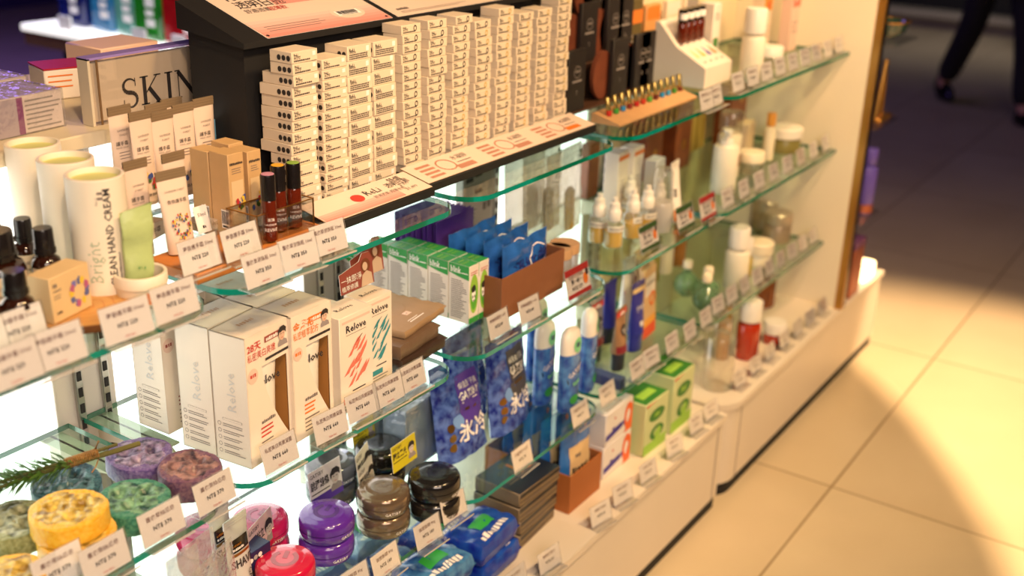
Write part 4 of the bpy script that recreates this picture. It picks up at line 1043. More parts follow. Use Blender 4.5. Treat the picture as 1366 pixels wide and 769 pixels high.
price_tag(709, 430, ZM, 'white price tag in front of the brown open box', WIPE, 'wipe')
REDT = [('熊寶貝衣物噴霧', .026, .0040, ink2), ('買一送一', .019, .0045, ink), ('NT$ 129', .010, .0045, ink)]
redtop = mat('red_band', (196, 56, 50), .5); greentop = mat('green_band', (70, 104, 50), .5)
def big_tag(px, py, z, label, top, s=1.25):
    p = G(px, py, z); t = tag_proto(REDT, top)(label, (p.x, p.y, z+.0003), 0, None); t.scale = (s, s, s); return t
big_tag(774, 397, ZM, 'red banded promotion tag with an orange dot by the brown open box', redtop, 1.35)
for q, (px, py) in enumerate(((752, 372), (768, 366))):
    p = G(px, py+8, zc); 
    lathe_bottle('jar', ['jar with a kraft lid behind the red banded tag', 'frosted jar with an orange dotted lid behind the red banded tag'][q], 'jar', (p.x+.02, p.y+.03+.01*q, zc), [(0, 0), (.026, 0), (.028, .003), (.028, .040), (.025, .045), (0, .045)], mat('frosted_plastic', (206, 206, 214), .3, trans=.5), [(.027, .043), (.029, .044), (.029, .060), (.028, .062), (0, .062)], mat('kraft_lid', (190, 150, 110), .5))

# ------------------------------------------------------------------ low tier, second bay: hair wax tins with picture cards
def wax_tin(label, x, y, z, c, rz=0, metal=0, R=.0435, h=.038):
    m = mat('tin_%d_%d_%d' % c, c, .16, metal, coat=.6, noise=.06, scale=15); m2 = mat('tin_dark_%d_%d_%d' % c, tuple(int(q*.78) for q in c), .2, coat=.5)
    t = thing('wax_tin', label, 'tin', (x, y, z), rz)
    mb = MB(); mb.lathe([(0, 0), (R*.84, 0), (R*.93, .002), (R*.985, .008), (R, .014), (R*.99, .0165)], m, 44); part(mb, 'tin_base', t)
    mb = MB(); mb.lathe([(R*.975, .0162), (R*.975, .0182)], m2, 44); mb.lathe([(R*.99, .0180), (R*1.005, .0185), (R, .024), (R*.985, .030), (R*.93, .0345), (R*.86, .0362), (R*.70, .0366), (R*.66, .0376), (R*.63, .0380), (R*.30, .0377), (0, .0377)], m, 44); part(mb, 'lid', t)
    f = TOP(.0369); mb = MB()
    k = 26; o = [(R*.46*math.cos(a), R*.46*math.sin(a)) for a in [.7+5.0*i/k for i in range(k+1)]]; q = [(x_*.66, y_*.66) for x_, y_ in o]
    mb.add([f(a_, b_, .0012) for a_, b_ in o+q], [(i, i+1, k+2+i, k+1+i) for i in range(k)], m2); mb.rect(f, 0, -R*.07, R*.40, R*.09, m2, .0012)
    part(mb, 'embossed_letter', t)
    mb = MB(); mb.text(round_(R*.985, a0=-pi/2-.3), 'GATSBY', 0, .0085, .0052, paper, 'c', .0012); part(mb, 'lettering', t)
    return t
def picture_card(label, x, y, z, w, h, bg, rows, rz=0, rx=-.12, band=None, fg=ink):
    t = thing('picture_card', label, 'card', (x, y, z), rz, None, rx)
    fr = FRONT(0); mb = MB(); mb.prism([(-w/2, 0), (w/2, 0), (w/2, h), (-w/2, h)], fr, .0006, bg, paper); part(mb, 'card', t)
    mb = MB()
    if band: mb.rect(fr, -w/2, 0, w/2, h*.26, band, .0003)
    mb.text(fr, 'GATSBY', -w*.46, h*.80, h*.11, fg, 'l', .0006, wmax=w*.42)
    mb.text(fr, rows, -w*.46, h*.48, h*.20, fg, 'l', .0006, bold=True, wmax=w*.56)
    mb.rect(fr, -w*.46, h*.34, w*.1, h*.37, fg, .0005); portrait(mb, fr, w*.28, h*.52, h*.36, mat('grey_face', (206, 196, 190), .6)); part(mb, 'printed_label', t)
    return t
zl = ZL+.0004
VIO = (92, 44, 156); CRI = (200, 24, 66); GRY = (128, 108, 88); BLK = (30, 28, 28)
TH = .0382; top_at = lambda px, py: G(px, py, zl+.075)
p = top_at(434, 683)
wax_tin('violet round wax tin, lower of its stack of two', p.x, p.y, zl, VIO); wax_tin('violet round wax tin with an embossed letter, upper of its stack of two', p.x+.001, p.y-.001, zl+TH, VIO, .3)
p2 = top_at(511, 650)
wax_tin('smoky bronze round wax tin, lower of its stack of two', p2.x, p2.y, zl, GRY, .2, .5); wax_tin('smoky bronze round wax tin, upper of its stack of two', p2.x, p2.y, zl+TH, GRY, -.2, .5)
p3 = top_at(582, 632)
wax_tin('black round wax tin, lower of the front pair beside the bronze ones', p3.x, p3.y+.004, zl, BLK); wax_tin('black round wax tin, upper of the front pair beside the bronze ones', p3.x+.001, p3.y+.005, zl+TH, BLK, .4)
p4 = top_at(380, 746)
wax_tin('crimson round wax tin nearest the camera, lower of two', p4.x, p4.y, zl, CRI); wax_tin('crimson round wax tin nearest the camera, on top of another', p4.x, p4.y, zl+TH, CRI, .5)
p5 = top_at(346, 688)
PNK = (196, 28, 92)
for k in range(2): wax_tin('pink round wax tin behind the picture card, %s of two' % ('lower', 'upper')[k], p5.x, p5.y, zl+TH*k, PNK, .2*k)
p6 = top_at(441, 612)
for k in range(2): wax_tin('grey round wax tin behind the purple banded card, %s of two' % ('lower', 'upper')[k], p6.x, p6.y, zl+TH*k, (96, 96, 100), .2*k, .4)
p7 = top_at(507, 592)
for k in range(2): wax_tin('black round wax tin at the back under the yellow card, %s of two' % ('lower', 'upper')[k], p7.x, p7.y, zl+TH*k, BLK, .2*k)
q8 = top_at(272, 700)
for k in range(2): wax_tin('pink round wax tin at the shelf end under the plum soap, %s of two' % ('lower', 'upper')[k], q8.x, q8.y, zl+TH*k, PNK, .2*k)
white_card = mat('white_card', (232, 226, 224), .5); yel_card = mat('yellow_card', (214, 200, 40), .5); pink_card = mat('pink_card', (224, 190, 196), .5); vio_band = mat('violet_band', (84, 56, 160), .5)
def card_at(label, px, py, y, w, h, bg, rows, rz=0, **k):
    q = VY(px, py, y); return picture_card(label, q.x, y, max(zl, q.z-h/2), w, h, bg, rows, rz, **k)
card_at('white picture card with a violet band behind the violet tins', 437, 645, p.y+.050, .074, .062, white_card, '跳躍線條', 0, band=vio_band)
card_at('yellow picture card with a dark haired head above the black tins', 541, 605, p3.y+.052, .066, .046, yel_card, '獨立黑光', .05)
card_at('yellow picture card with a head right at the back', 487, 577, p7.y+.050, .062, .045, yel_card, '獨立黑光', .05)
card_at('tilted white picture card between the grey and bronze tins', 488, 622, p2.y+.064, .056, .062, white_card, '個性亮光', .35)
card_at('second white picture card under the tilted one behind the bronze tins', 492, 640, p2.y+.060, .060, .060, white_card, '個性亮光', .32)
card_at('rosy picture card in front of the pink tins', 352, 716, p5.y-.050, .072, .058, pink_card, '強勁站立', .3, band=mat('crimson_band', CRI, .5))
# shaving tubes and clear pouches in the near corner
greyt = mat('grey_tube', (206, 204, 200), .35)
def shave(label, px, py, y, rz, tilt):
    q = VY(px, py, y); h = .135
    return crimp_tube('shaving_tube', label, 'tube', (q.x, y, max(zl, q.z-h*.9)), .046, .026, h, greyt, greyt, lambda mb, fr: (grid_rect(mb, fr, -.018, .084, .016, .104, black_gl, .0012), mb.text(fr, '~STYLING', -.016, .093, .004, gold, 'l', .0018), mb.text(fr, '~WAX HARD', -.016, .087, .004, paper, 'l', .0018), grid_rect(mb, fr, -.018, .078, .016, .082, gold, .0012), mb.text(fr, 'SHAVE', -.020, .060, .013, ink, 'l', .0012, bold=True, wmax=.040), mb.text(fr, 'GATSBY', .006, .050, .009, ink, 'l', .0012, rot=-pi/2)), rz, tilt)
shave('pale grey shaving tube with SHAVE lettering, the nearer of two', 318, 702, p4.y+.030, .1, -.05)
shave('pale grey shaving tube with SHAVE lettering, behind the nearer one', 296, 688, p4.y+.072, .2, -.05)
for k, (px, py, yy, rz) in enumerate(((292, 742, .985, .25), (262, 728, 1.005, .15), (236, 752, .972, .05))):
    q = VY(px, py, yy)
    pouch('clear_pouch', 'clear film pouch with a beige insert, %s' % ['nearest the shaving tubes', 'second from the shaving tubes', 'in front of the other two in the corner'][k], 'bag', (q.x, yy, zl), .09, max(.06, q.z-zl), .010, film,
          None, rz, -.06, wr=.0008, extra=lambda t, fr: part(MB().box(-.036, .036, -.0012, .0012, .006, .060, cream, .0005), 'insert', t))
mb = MB(); mb.box(-.05, .05, 0, .03, 0, .09, mat('navy_box', (36, 40, 84), .4), .001)
for k in range(40): mb.oval(FRONT(-.0001), random.uniform(-.045, .045), random.uniform(.006, .084), .004, .004, (paper, box_grey, ink)[k % 3], .0003+.00001*k, 10)
o = mb.build('dotted_box'); tag(o, 'navy box with pale dots beneath the soap shelf corner', 'box'); put(o, (.93, 1.045, zl), .02)
WAXT = [('強塑髮腊 80g', .028, .0045, ink2), ('NT$ 189', .015, .0048, ink), ('TAX INC.', .003, .0024, red_ink)]
for px, py, s_ in ((518, 768, 'in front of the violet tins'), (476, 795, 'in front of the crimson tin, near the photo edge'), (574, 728, 'in front of the bronze tins'), (608, 694, 'at the rounded end of the tin shelf')):
    price_tag(px, py, ZL, 'white price tag '+s_, WAXT, 'wax')

# ------------------------------------------------------------------ low tier, third bay: spouted wipe bags and slim bottles
icy = mat('icy_blue_film', (26, 40, 134), .22, c2=(96, 126, 204), scale=70, bump=.35); navy = mat('navy_print', (24, 40, 110), .5)
def wipe_bag(label, loc, rz, panel, panel_ink, rx=-.10, h=.185, w=.135):
    def pr(mb, fr):
        grid_rect(mb, fr, -w*.10, h*.34, w*.36, h*.84, panel, .0008, 6, 10)
        mb.text(fr, '保濕去汗臭', -w*.06, h*.70, h*.05, paper, 'l', .0016, wmax=w*.36); mb.text(fr, 'GATSBY', w*.13, h*.585, h*.085, paper, 'c', .0016, wmax=w*.44, bold=True)
        mb.rect(fr, -w*.04, h*.55, w*.3, h*.56, paper, .0016); mb.rect(fr, 0, h*.47, w*.22, h*.495, panel_ink, .0016)
        mb.text(fr, '氷冷', w*.12, h*.19, h*.165, paper, 'c', .0018, bold=True, wmax=w*.62)
        for q in range(3): mb.oval(fr, -w*.30, h*(.16+.10*q), w*.060, h*.042, gold, .0012)
        mb.oval(fr, -w*.16, h*.40, w*.09, h*.07, mat('sky_print', (120, 160, 220), .4), .0010)
    def ex(t, fr):
        mb = MB(); mb.prism([(-w*.02, h*.985), (w*.30, h*.985), (w*.30, h*1.03), (-w*.02, h*1.03)], FRONT(.001), .002, film); part(mb, 'hanging_tab', t)
    return pouch('wipe_bag', label, 'bag', loc, w, h, .040, icy, pr, rz, rx, 0, extra=ex, foot=True, wr=.0022)
q1, rz1, w1 = edge((592, 626), (660, 598), zl)
wipe_bag('blue spouted wipe bag with a violet panel, in front with white ice lettering', (q1.x+.008, q1.y+.022, zl), -.05, vio_band, gold, -.14)
q2, rz2, w2 = edge((655, 596), (715, 560), zl)
wipe_bag('blue spouted wipe bag with a charcoal panel beside the violet one', (q2.x+.022, q2.y+.026, zl), .06, mat('charcoal_panel', (74, 72, 76), .4), gold, -.10)
wipe_bag('blue wipe bag with gold dots half hidden behind the violet panel one', (1.505, 1.225, zl), -.05, navy, gold, -.1)
wipe_bag('blue wipe bag standing behind the charcoal panel one', (q2.x-.01, q2.y+.10, zl), .05, navy, gold, -.1)
sky = mat('sky_film', (84, 140, 206), .25, c2=(28, 56, 150), scale=45, bump=.2)
def deo_pack(label, px, py, y=None, h=.175, rz=0):
    p = G(px, py, zl); w = .058
    t = thing('spray_pack', label, 'bottle', (p.x, p.y+.015, zl), rz)
    mb = MB(); rings = [[(w/2*s_*math.cos(2*pi*i/28), .017*s_*math.sin(2*pi*i/28), z) for i in range(28)] for s_, z in ((.92, 0), (1, .006), (1, h*.66), (.97, h*.72))]
    mb.loft(rings, sky); part(mb, 'bottle_body', t)
    mb = MB(); rings = [[(w/2*s_*math.cos(2*pi*i/28), .017*s_*math.sin(2*pi*i/28), z) for i in range(28)] for s_, z in ((.98, h*.71), (1, h*.73), (.98, h*.86), (.86, h*.94), (.6, h*.985), (.2, h))]
    mb.loft(rings, plas_white); part(mb, 'cap', t)
    f = lambda x, y, k=0: Vector((x, -.017*math.sqrt(max(.02, 1-(2*x/w)**2))-.0004-k, y)); mb = MB()
    P = [(-.022, h*.36), (.010, h*.46), (.022, h*.60), (.018, h*.63), (-.016, h*.50), (-.024, h*.42)]; mb.poly(f, P, black_gl, .0008)
    mb.text(f, 'GATSBY', -.020, h*.43, .011, paper, 'l', .0014, rot=.45, wmax=.044); mb.text(f, '~COOL', -.010, h*.33, .009, mat('mint_print', (120, 210, 150), .4), 'l', .0014, rot=.2)
    mb.oval(f, -.004, h*.16, .013, .010, leafg, .0008); mb.oval(f, .0, h*.82, .013, .016, mat('mint_print', (0, 0, 0)), .0010); mb.text(f, '~冰爽', 0, h*.80, .010, navy, 'c', .0016)
    part(mb, 'printed_label', t); return t
deo_pack('pale blue slim bottle with white rounded cap beside the price tags', 765, 548)
deo_pack('pale blue slim bottle with white rounded cap, behind the nearer one', 732, 538)
deo_pack('pale blue slim bottle at the end of its shelf behind the dark tubes', 790, 520, rz=.4)
deo_pack('pale blue slim bottle with its cap under the upper glass edge', 722, 505)
ACET = [('冰爽濕巾 15片', .028, .0045, ink2), ('NT$ 79', .015, .0048, ink)]
for px, py, s_ in ((699, 626, 'in front of the blue wipe bags at the shelf corner'), (776, 567, 'in front of the pale blue slim bottles'), (812, 540, 'at the far rounded corner of the wipe shelf')):
    price_tag(px, py, ZL, 'white price tag '+s_, ACET, 'ace')
# ------------------------------------------------------------------ third bay, odd pieces
greyp = mat('grey_pouch', (196, 186, 176), .45, noise=.05)
def flat_pack(name, label, cat, loc, w, h, d, m, draw, rz=0, rx=0):
    t = thing(name, label, cat, loc, rz, None, rx)
    mb = MB(); mb.box(-w/2, w/2, 0, d, 0, h, m, min(.002, d*.3)); part(mb, 'body', t)
    if draw: mb = MB(); draw(mb, FRONT(-.0001)); part(mb, 'printed_front', t)
    return t
flat_pack('label_pouch', 'tall grey pack with dark pill shapes behind the blue bags by the lit panel', 'pack', (1.765, 1.245, ZM+.0005), .105, .235, .020, greyp,
          lambda mb, f: ([mb.rect(f, x, y, x+.026, y+.009, ink) for x, y in ((-.044, .150), (-.012, .156), (.020, .162), (-.012, .122))], mb.text(f, '~Serenge', -.02, .198, .010, ink2), mb.lines(f, -.044, .046, .142, .006, 1, .001, ink2), mb.rect(f, .018, .082, .030, .098, ink2), mb.rect(f, .034, .084, .046, .100, ink2), mb.lines(f, -.04, .0, .09, .008, 3, .002, ink2)), .05)

# ------------------------------------------------------------------ middle tier, fourth bay: film bags and spray bottles
zc = ZM+.0004
fog = clear('foggy_film', (240, 236, 228), .2, .18, .20, (240, 234, 222), bump=.8)
oliv = mat('olive_label', (84, 88, 52), .5); pale_gold = mat('yellow_liquid', (226, 178, 50), .15); clear_pl = clear('clear_plastic', (250, 250, 248), .12, .06, .12)
for k, (x, y, rz) in enumerate(((1.925, 1.235, .05), (1.935, 1.20, .08), (1.965, 1.165, .10))):
    pouch('film_bag', ['foggy film bag with an olive label, rearmost behind the spray bottles', 'foggy film bag with an olive label, middle of the three', 'foggy film bag with an olive label right behind the spray bottles'][k], 'bag', (x, y, zc), .165, .185, .026, fog,
          lambda mb, fr: (grid_rect(mb, fr, .058, .155, .078, .172, oliv, .0008, 2, 2), mb.text(fr, '~Eco', .060, .159, .007, paper, 'l', .0014)), rz, -.03,
          extra=lambda t, fr: (part(MB().lathe([(0, .004), (.018, .004), (.019, .03), (.019, .085), (.010, .095), (0, .095)], mat('dull_yellow', (176, 140, 60), .4), 18, sy=.45, cx=.03), 'bottle_inside', t)))
sp = None
SP = [(817, 328, 'foremost small spray bottle, yellow, at the shelf corner'), (797, 322, 'small yellow spray bottle beside the film bag'), (842, 316, 'small spray bottle, second row behind the foremost one'), (861, 310, 'small spray bottle behind the green banded tag'),
      (838, 296, 'small spray bottle at the back of its group'), (876, 300, 'small spray bottle close to the tall clear cap')]
for px, py, lb in SP:
    p = G(px, py, zc)
    if sp is None:
        sp = lathe_bottle('spray_bottle', lb, 'bottle', p, [(0, 0), (.019, 0), (.0205, .002), (.0205, .046), (.018, .053), (.011, .057), (.011, .060)], clear_pl,
            [(.0135, .056), (.014, .057), (.014, .076), (.0125, .078), (.011, .080), (.0105, .092), (.006, .094), (.0055, .104), (0, .105)], plas_white, (.0206, .036, .048, mat('clear_label', (226, 220, 206), .5), [('~SPRAY', .040, .004, ink2)]),
            inner=([(0, .002), (.0185, .002), (.0185, .034), (0, .034)], pale_gold))
    else: dup(sp, lb, p, random.uniform(-.8, .8))
p = G(902, 312, zc)
lathe_bottle('tall_bottle', 'tall clear bottle with a long clear cap behind the green and red tags', 'bottle', (p.x+.0, p.y+.04, zc), [(0, 0), (.024, 0), (.025, .002), (.025, .060), (.022, .066), (0, .066)], mat('pale_plastic', (222, 218, 212), .2, trans=.4), [(.022, .064), (.0225, .066), (.021, .130), (.016, .138), (0, .140)], clear_pl)
for k, (x, y) in enumerate(((2.075, 1.12), (2.135, 1.115))):
    t = flat_pack('white_carton', 'white carton with an orange stripe %s' % ['behind the spray bottles', 'beside its twin, further from the film bags'][k], 'carton', (x+.05, y-.005, zc), .050, .155, .035, carton_white, lambda mb, f: (mb.rect(f, -.025, .138, .025, .147, orange_ink), mb.lines(f, -.015, .015, .09, .008, 4, .002, ink2)), .05)
p = G(935, 300, zc)
crimp_tube('face_tube', 'leaning white tube with an orange foot band behind the red banded tag', 'tube', (p.x-.012, p.y+.055, zc), .046, .026, .135, plas_white, plas_white, lambda mb, fr: (grid_rect(mb, fr, -.020, .004, .020, .030, orange_ink, .0010, 6, 3), mb.text(fr, '~SUN', -.012, .06, .010, ink, 'l', .0012, rot=pi/2)), .1, -.10)
flat_pack('grey_carton', 'plain pale grey carton behind the leaning white tube', 'carton', (2.225, 1.075, zc), .050, .125, .03, mat('pale_grey', (204, 206, 208), .5), lambda mb, f: mb.text(f, '~BALANCE', .005, .03, .010, ink, 'l', .0005, rot=pi/2), .06)
flat_pack('brown_box', 'brown wooden box at the back behind the grey carton', 'box', (2.235, 1.250, zc), .05, .13, .022, mat('brown_box', (122, 72, 42), .45, noise=.25, scale=20), None, 0)
big_tag(868, 335, ZM, 'green banded promotion tag in front of the spray bottles', greentop, 1.3)
big_tag(916, 308, ZM, 'green banded promotion tag beside the red banded one', greentop, 1.3)
big_tag(946, 294, ZM, 'red banded promotion tag at the far corner of the spray bottle shelf', redtop, 1.3)

# ------------------------------------------------------------------ low tier, fourth bay: cream tubes and hanging packs
zl = ZL+.0004
silver = mat('silver_tube', (168, 166, 168), .25, .6); dark_nv = mat('dark_navy', (26, 26, 44), .3); royal = mat('royal_blue', (34, 40, 140), .3)
def cream_tube(label, px, py, w, h, top_m, cap_m, pr, rz=0, rx=0):
    p = G(px, py, zl)
    return crimp_tube('cream_tube', label, 'tube', (p.x, p.y+.016, zl), w, .032, h, top_m, top_m, pr, rz, rx, cap=cap_m, base=.040)
def pr1(mb, fr):
    grid_rect(mb, fr, -.022, .002, .022, .018, mat('wine_band', (130, 34, 40), .4), .0010, 6, 2); mb.oval(fr, 0, .052, .013, .013, dark_nv, .0012); mb.text(fr, 'NIVEA', 0, .050, .005, paper, 'c', .0020); mb.text(fr, '~MEN', 0, .044, .003, paper, 'c', .0020); grid_rect(mb, fr, -.026, .084, .026, .096, redtop, .0012, 6, 2); mb.text(fr, '~深層潔面', 0, .086, .008, paper, 'c', .0024)
cream_tube('silver and black cream tube with a red top band, beside the slim white-capped bottles', 800, 484, .058, .145, silver, dark_nv, pr1)
cream_tube('second black and silver cream tube with a tan star, beside the blue one', 832, 494, .050, .14, mat('tan_tube', (170, 130, 96), .3, .4), dark_nv, pr1, .1)
cream_tube('royal blue cream tube with a cream label across its top', 854, 468, .056, .16, royal, royal, lambda mb, fr: (grid_rect(mb, fr, -.028, .098, .028, .108, cream, .0012, 6, 2), mb.text(fr, 'NIVEA', 0, .060, .008, paper, 'c', .0012), mb.rect(fr, -.016, .055, .016, .056, paper, .0012), mb.text(fr, '~水潤', 0, .020, .012, paper, 'c', .0012)))
cream_tube('navy cream tube behind the silver and black one', 818, 458, .052, .145, royal, dark_nv, None)
cream_tube('white cream tube with a red corner behind the royal blue one', 842, 440, .056, .175, plas_white, plas_white, lambda mb, fr: (mb.poly(fr, [(-.024, .05), (.024, .05), (.024, .085), (-.024, .06)], redtop, .0012), mb.text(fr, '~HAND', 0, .095, .007, ink2, 'c', .0012)))
orange_pl = mat('orange_plastic', (226, 120, 50), .35); tan_pk = mat('tan_pack', (216, 176, 128), .5)
for k, (px, py, rz) in enumerate(((884, 450, .1), (884, 450, .1), (884, 450, .1), (884, 450, .1))):
    p = G(px, py, zl)+Vector((.034*k, .012*k, 0))
    flat_pack('hang_pack', 'tan and orange blister pack, %s of the row' % ['nearest the royal blue tube', 'second', 'third', 'farthest'][k], 'pack', (p.x-.01, p.y+.03+.012*k, zl), .075, .165, .010, tan_pk,
              lambda mb, f: (mb.rect(f, -.030, .10, .030, .145, carton_white), mb.text(f, '~SKINCARE', 0, .125, .007, ink2, 'c', wmax=.05), mb.oval(f, .012, .088, .018, .018, orange_pl, .0008, 20, .55), mb.rect(f, -.037, 0, .037, .028, mat('red_orange', (214, 76, 40), .45)), mb.rect(f, -.037, .028, .037, .046, mat('amber_band', (230, 160, 60), .45))), rz, -.05)
TUBT = [('深層潔面乳 100g', .028, .0045, ink2), ('NT$ 199', .015, .0048, ink)]
for k, (px, py, s_) in enumerate(((852, 505, 'in front of the second black and silver tube'), (871, 490, 'in front of the royal blue tube'), (898, 470, 'in front of the tan blister packs'), (922, 454, 'second from the far corner of the cream tube shelf'), (943, 436, 'at the far corner of the cream tube shelf'))):
    price_tag(px, py, ZL, 'white price tag '+s_, TUBT, 'tub')

# ------------------------------------------------------------------ on the base plinth
zb = ZB+.0004
bluep = mat('blue_pack_film', (18, 36, 150), .25, c2=(34, 84, 180), scale=35, bump=.4); greenlab = mat('bright_green_label', (46, 170, 60), .5); teal_film = mat('teal_film', (24, 66, 140), .25, c2=(80, 140, 190), scale=45, bump=.4)
def tissue(label, x, y, m, rz=0, lay=0):
    return pouch('tissue_pack', label, 'pack', (x, y, zb+.0465*lay), .132, .088, .045, m, lambda mb, fr: (grid_rect(mb, fr, -.02, .032, .03, .060, greenlab, .0012, 4, 4), mb.text(fr, '~pauline', -.04, .010, .013, paper, 'l', .0014, wmax=.08)), rz, lie=True, boxy=True, wr=.003)
navyf = mat('navy_film', (22, 30, 96), .3, c2=(60, 90, 160), scale=40, bump=.4); palef = mat('pale_film', (90, 120, 176), .3, c2=(150, 176, 210), scale=40, bump=.4)
for lb, x, y, m, rz, lay in (('blue tissue pack with a green label beside the black packs, lower of two', 1.44, .945, bluep, .03, 0), ('blue tissue pack with a green label beside the black packs, on top of another', 1.438, .948, bluep, .06, 1),
        ('blue tissue pack under the edge of the tin shelf, lower of two', 1.295, .945, teal_film, .02, 0), ('blue tissue pack under the edge of the tin shelf, upper of two', 1.296, .950, teal_film, -.03, 1),
        ('blue tissue pack below the violet tins near the front', 1.15, .945, bluep, .02, 0), ('blue tissue pack below the crimson tins near the front', 1.005, .945, bluep, .02, 0),
        ('blue tissue pack behind the pair beside the black packs', 1.44, 1.052, bluep, .02, 0), ('navy tissue pack seen through the tin shelf below the bronze tins', 1.295, 1.052, navyf, -.02, 0), ('navy tissue pack seen through the tin shelf below the violet tins', 1.15, 1.05, navyf, .02, 0),
        ('navy tissue pack seen through the tin shelf below the pink tins', 1.005, 1.05, navyf, .02, 0), ('pale blue tissue pack deep under the black tins by the lit panel', 1.36, 1.16, palef, .02, 0), ('pale blue tissue pack deep under the grey tins by the lit panel', 1.20, 1.16, palef, -.02, 0)):
    tissue(lb, x, y, m, rz, lay)
marble = clear('marbled_film', (225, 235, 245), .2, .15, .35, (190, 204, 220), bump=.6); mmat = mat('marble_print', (206, 214, 224), .4, c2=(120, 134, 150), scale=24)
for k, (x, y) in enumerate(((1.405, 1.10), (1.415, 1.17))):
    t = flat_pack('marbled_pack', 'smoky grey marbled pack at the open corner of the wipe shelf, %s' % ['in front', 'behind its twin'][k], 'pack', (x, y, ZL+.0004), .105, .125, .045, mmat, None, .05)
    part(MB().box(-.054, .054, -.0015, .0465, -.0, .127, marble), 'film_wrap', t)
black_pack = mat('black_pack', (34, 32, 36), .3); goldside = mat('gold_side', (128, 108, 80), .4)
for k in range(4):
    p = G(697, 738, zb); t = flat_pack('black_pack', 'black flat pack with gold sides and orange numerals, %s of its pile' % ['lowest', 'second from the base', 'third from the base', 'topmost'][k], 'pack', (p.x+.070+.003*(k % 2), p.y+.012, zb+.0292*k), .135, .029, .105, goldside, lambda mb, f: (mb.rect(f, -.066, .019, .066, .028, black_pack), mb.rect(f, -.066, .010, .066, .012, black_pack), mb.lines(f, -.05, .05, .006, .006, 1, .002, ink2)), .06-.03*k)
    mb = MB(); g = TOP(.0291); mb.rect(g, -.066, .001, .066, .104, black_pack, .0002); mb.text(g, '13', .0, .045, .040, orange_ink, 'l', .0006, bold=True); mb.lines(g, -.05, -.015, .05, .008, 3, .003, goldside, .0006); part(mb, 'printed_top', t)
orange_box = mat('orange_brown_box', (168, 98, 44), .6)
a, b = G(752, 690, zb), G(796, 652, zb)
open_box('orange-brown open box holding blue lotion refill bags', a.x+.012, a.x+.135, a.y-.004, a.y+.20, zb, .085, orange_box)
loti = mat('lotion_blue', (44, 110, 190), .25, noise=.12, bump=.2); rb = None
for k in range(4):
    lb = 'blue lotion refill bag with a cream label, %s in the orange-brown box' % ['foremost', 'second', 'third', 'rearmost'][k]; q = (a.x+.0735, a.y+.026+.044*k, zb+.004)
    if rb is None: rb = pouch('refill_bag', lb, 'bag', q, .112, .175, .034, loti, lambda mb, fr: (grid_rect(mb, fr, -.036, .045, .040, .125, cream, .0010, 6, 6), mb.text(fr, '~潤髮乳', -.02, .10, .010, ink2, 'l', .0018), mb.text(fr, '~LOTION', -.028, .065, .014, ink, 'l', .0018), mb.oval(fr, .028, .155, .006, .006, orange_ink, .0012)), 0, 0, foot=True)
    else: dup(rb, lb, q, random.uniform(-.04, .04))
wipes_w = mat('white_wrap', (226, 220, 216), .35, bump=.25); swirl = mat('orange_swirl', (232, 100, 40), .4); ink_v = mat('violet_ink', (60, 50, 150), .5)
a = G(797, 650, zb); tw = None
for k in range(4):
    lb = ['white wrapped pad pack with a violet stripe, lower of the front pair', 'white wrapped pad pack with a violet stripe, upper of the front pair', 'white wrapped pad pack, lower of the pair behind', 'white wrapped pad pack, upper of the pair behind'][k]
    q = (a.x+.085, a.y+.004+.115*(k//2), zb+.0765*(k % 2))
    if tw is None:
        tw = flat_pack('pad_pack', lb, 'pack', q, .118, .076, .105, wipes_w, lambda mb, f: (mb.poly(f, [(-.056, .012), (.010, .020), (.018, .034), (-.056, .026)], ink_v), mb.text(f, '~Secret', -.030, .022, .014, mat('violet_ink', (0, 0, 0)), 'l', .0008), mb.oval(f, .040, .036, .018, .032, swirl, .0004, 20, .5), mb.oval(f, -.02, .055, .003, .003, red_ink), mb.poly(f, [(.025, 0), (.058, 0), (.058, .07), (.045, .03)], swirl, .0003)), .0)
    else: dup(tw, lb, q, random.uniform(-.02, .02))
vio_box = mat('violet_box', (84, 78, 140), .5)
p = G(846, 600, zb); flat_pack('violet_carton', 'tall violet and white carton beside the green cartons on the plinth', 'carton', (p.x+.02, p.y+.05, zb), .03, .15, .10, vio_box, lambda mb, f: mb.lines(f, -.01, .01, .12, .012, 8, .003, paper))
lime_pk = mat('lime_carton', (196, 204, 150), .5); gdark = mat('deep_green', (50, 120, 40), .5)
def herb_carton(label, pl, pr, h, d=.085):
    m_, rz, w = edge(pl, pr, zb); w = min(w, .10)
    t = flat_pack('herb_carton', label, 'carton', m_, w, h, d, lime_pk, lambda mb, f: (mb.rect(f, -w*.5, 0, w*.5, h*.2, mat('lime_green', (0, 0, 0))), mb.oval(f, 0, h*.70, w*.34, h*.12, gdark, .0005), mb.text(f, '~GEO', 0, h*.66, h*.10, mat('lime_green', (0, 0, 0)), 'c', .0009, bold=True), mb.poly(f, [(-w*.5, h*.94), (0, h*.99), (-w*.5, h*.99)], redtop, .0005), mb.oval(f, w*.05, h*.34, w*.3, h*.14, gdark, .0005, 20, .5), mb.poly(f, blob(w*.1, h*.3, w*.16, h*.12, 3), mat('lime_green', (0, 0, 0)), .0007)), rz)
    mb = MB(); g = TOP(h+.0001); mb.rect(g, -w*.48, .003, w*.48, d-.003, gdark, .0002); mb.rect(g, -w*.3, .02, w*.3, d*.5, mat('lime_green', (0, 0, 0)), .0004); part(mb, 'printed_top', t); return t
herb_carton('green herbal carton with an oval logo on the plinth, nearer of two', (855, 613), (889, 586), .125)
herb_carton('green herbal carton with an oval logo on the plinth, beside the dark green tube', (892, 582), (922, 557), .140)
p = G(943, 532, zb)
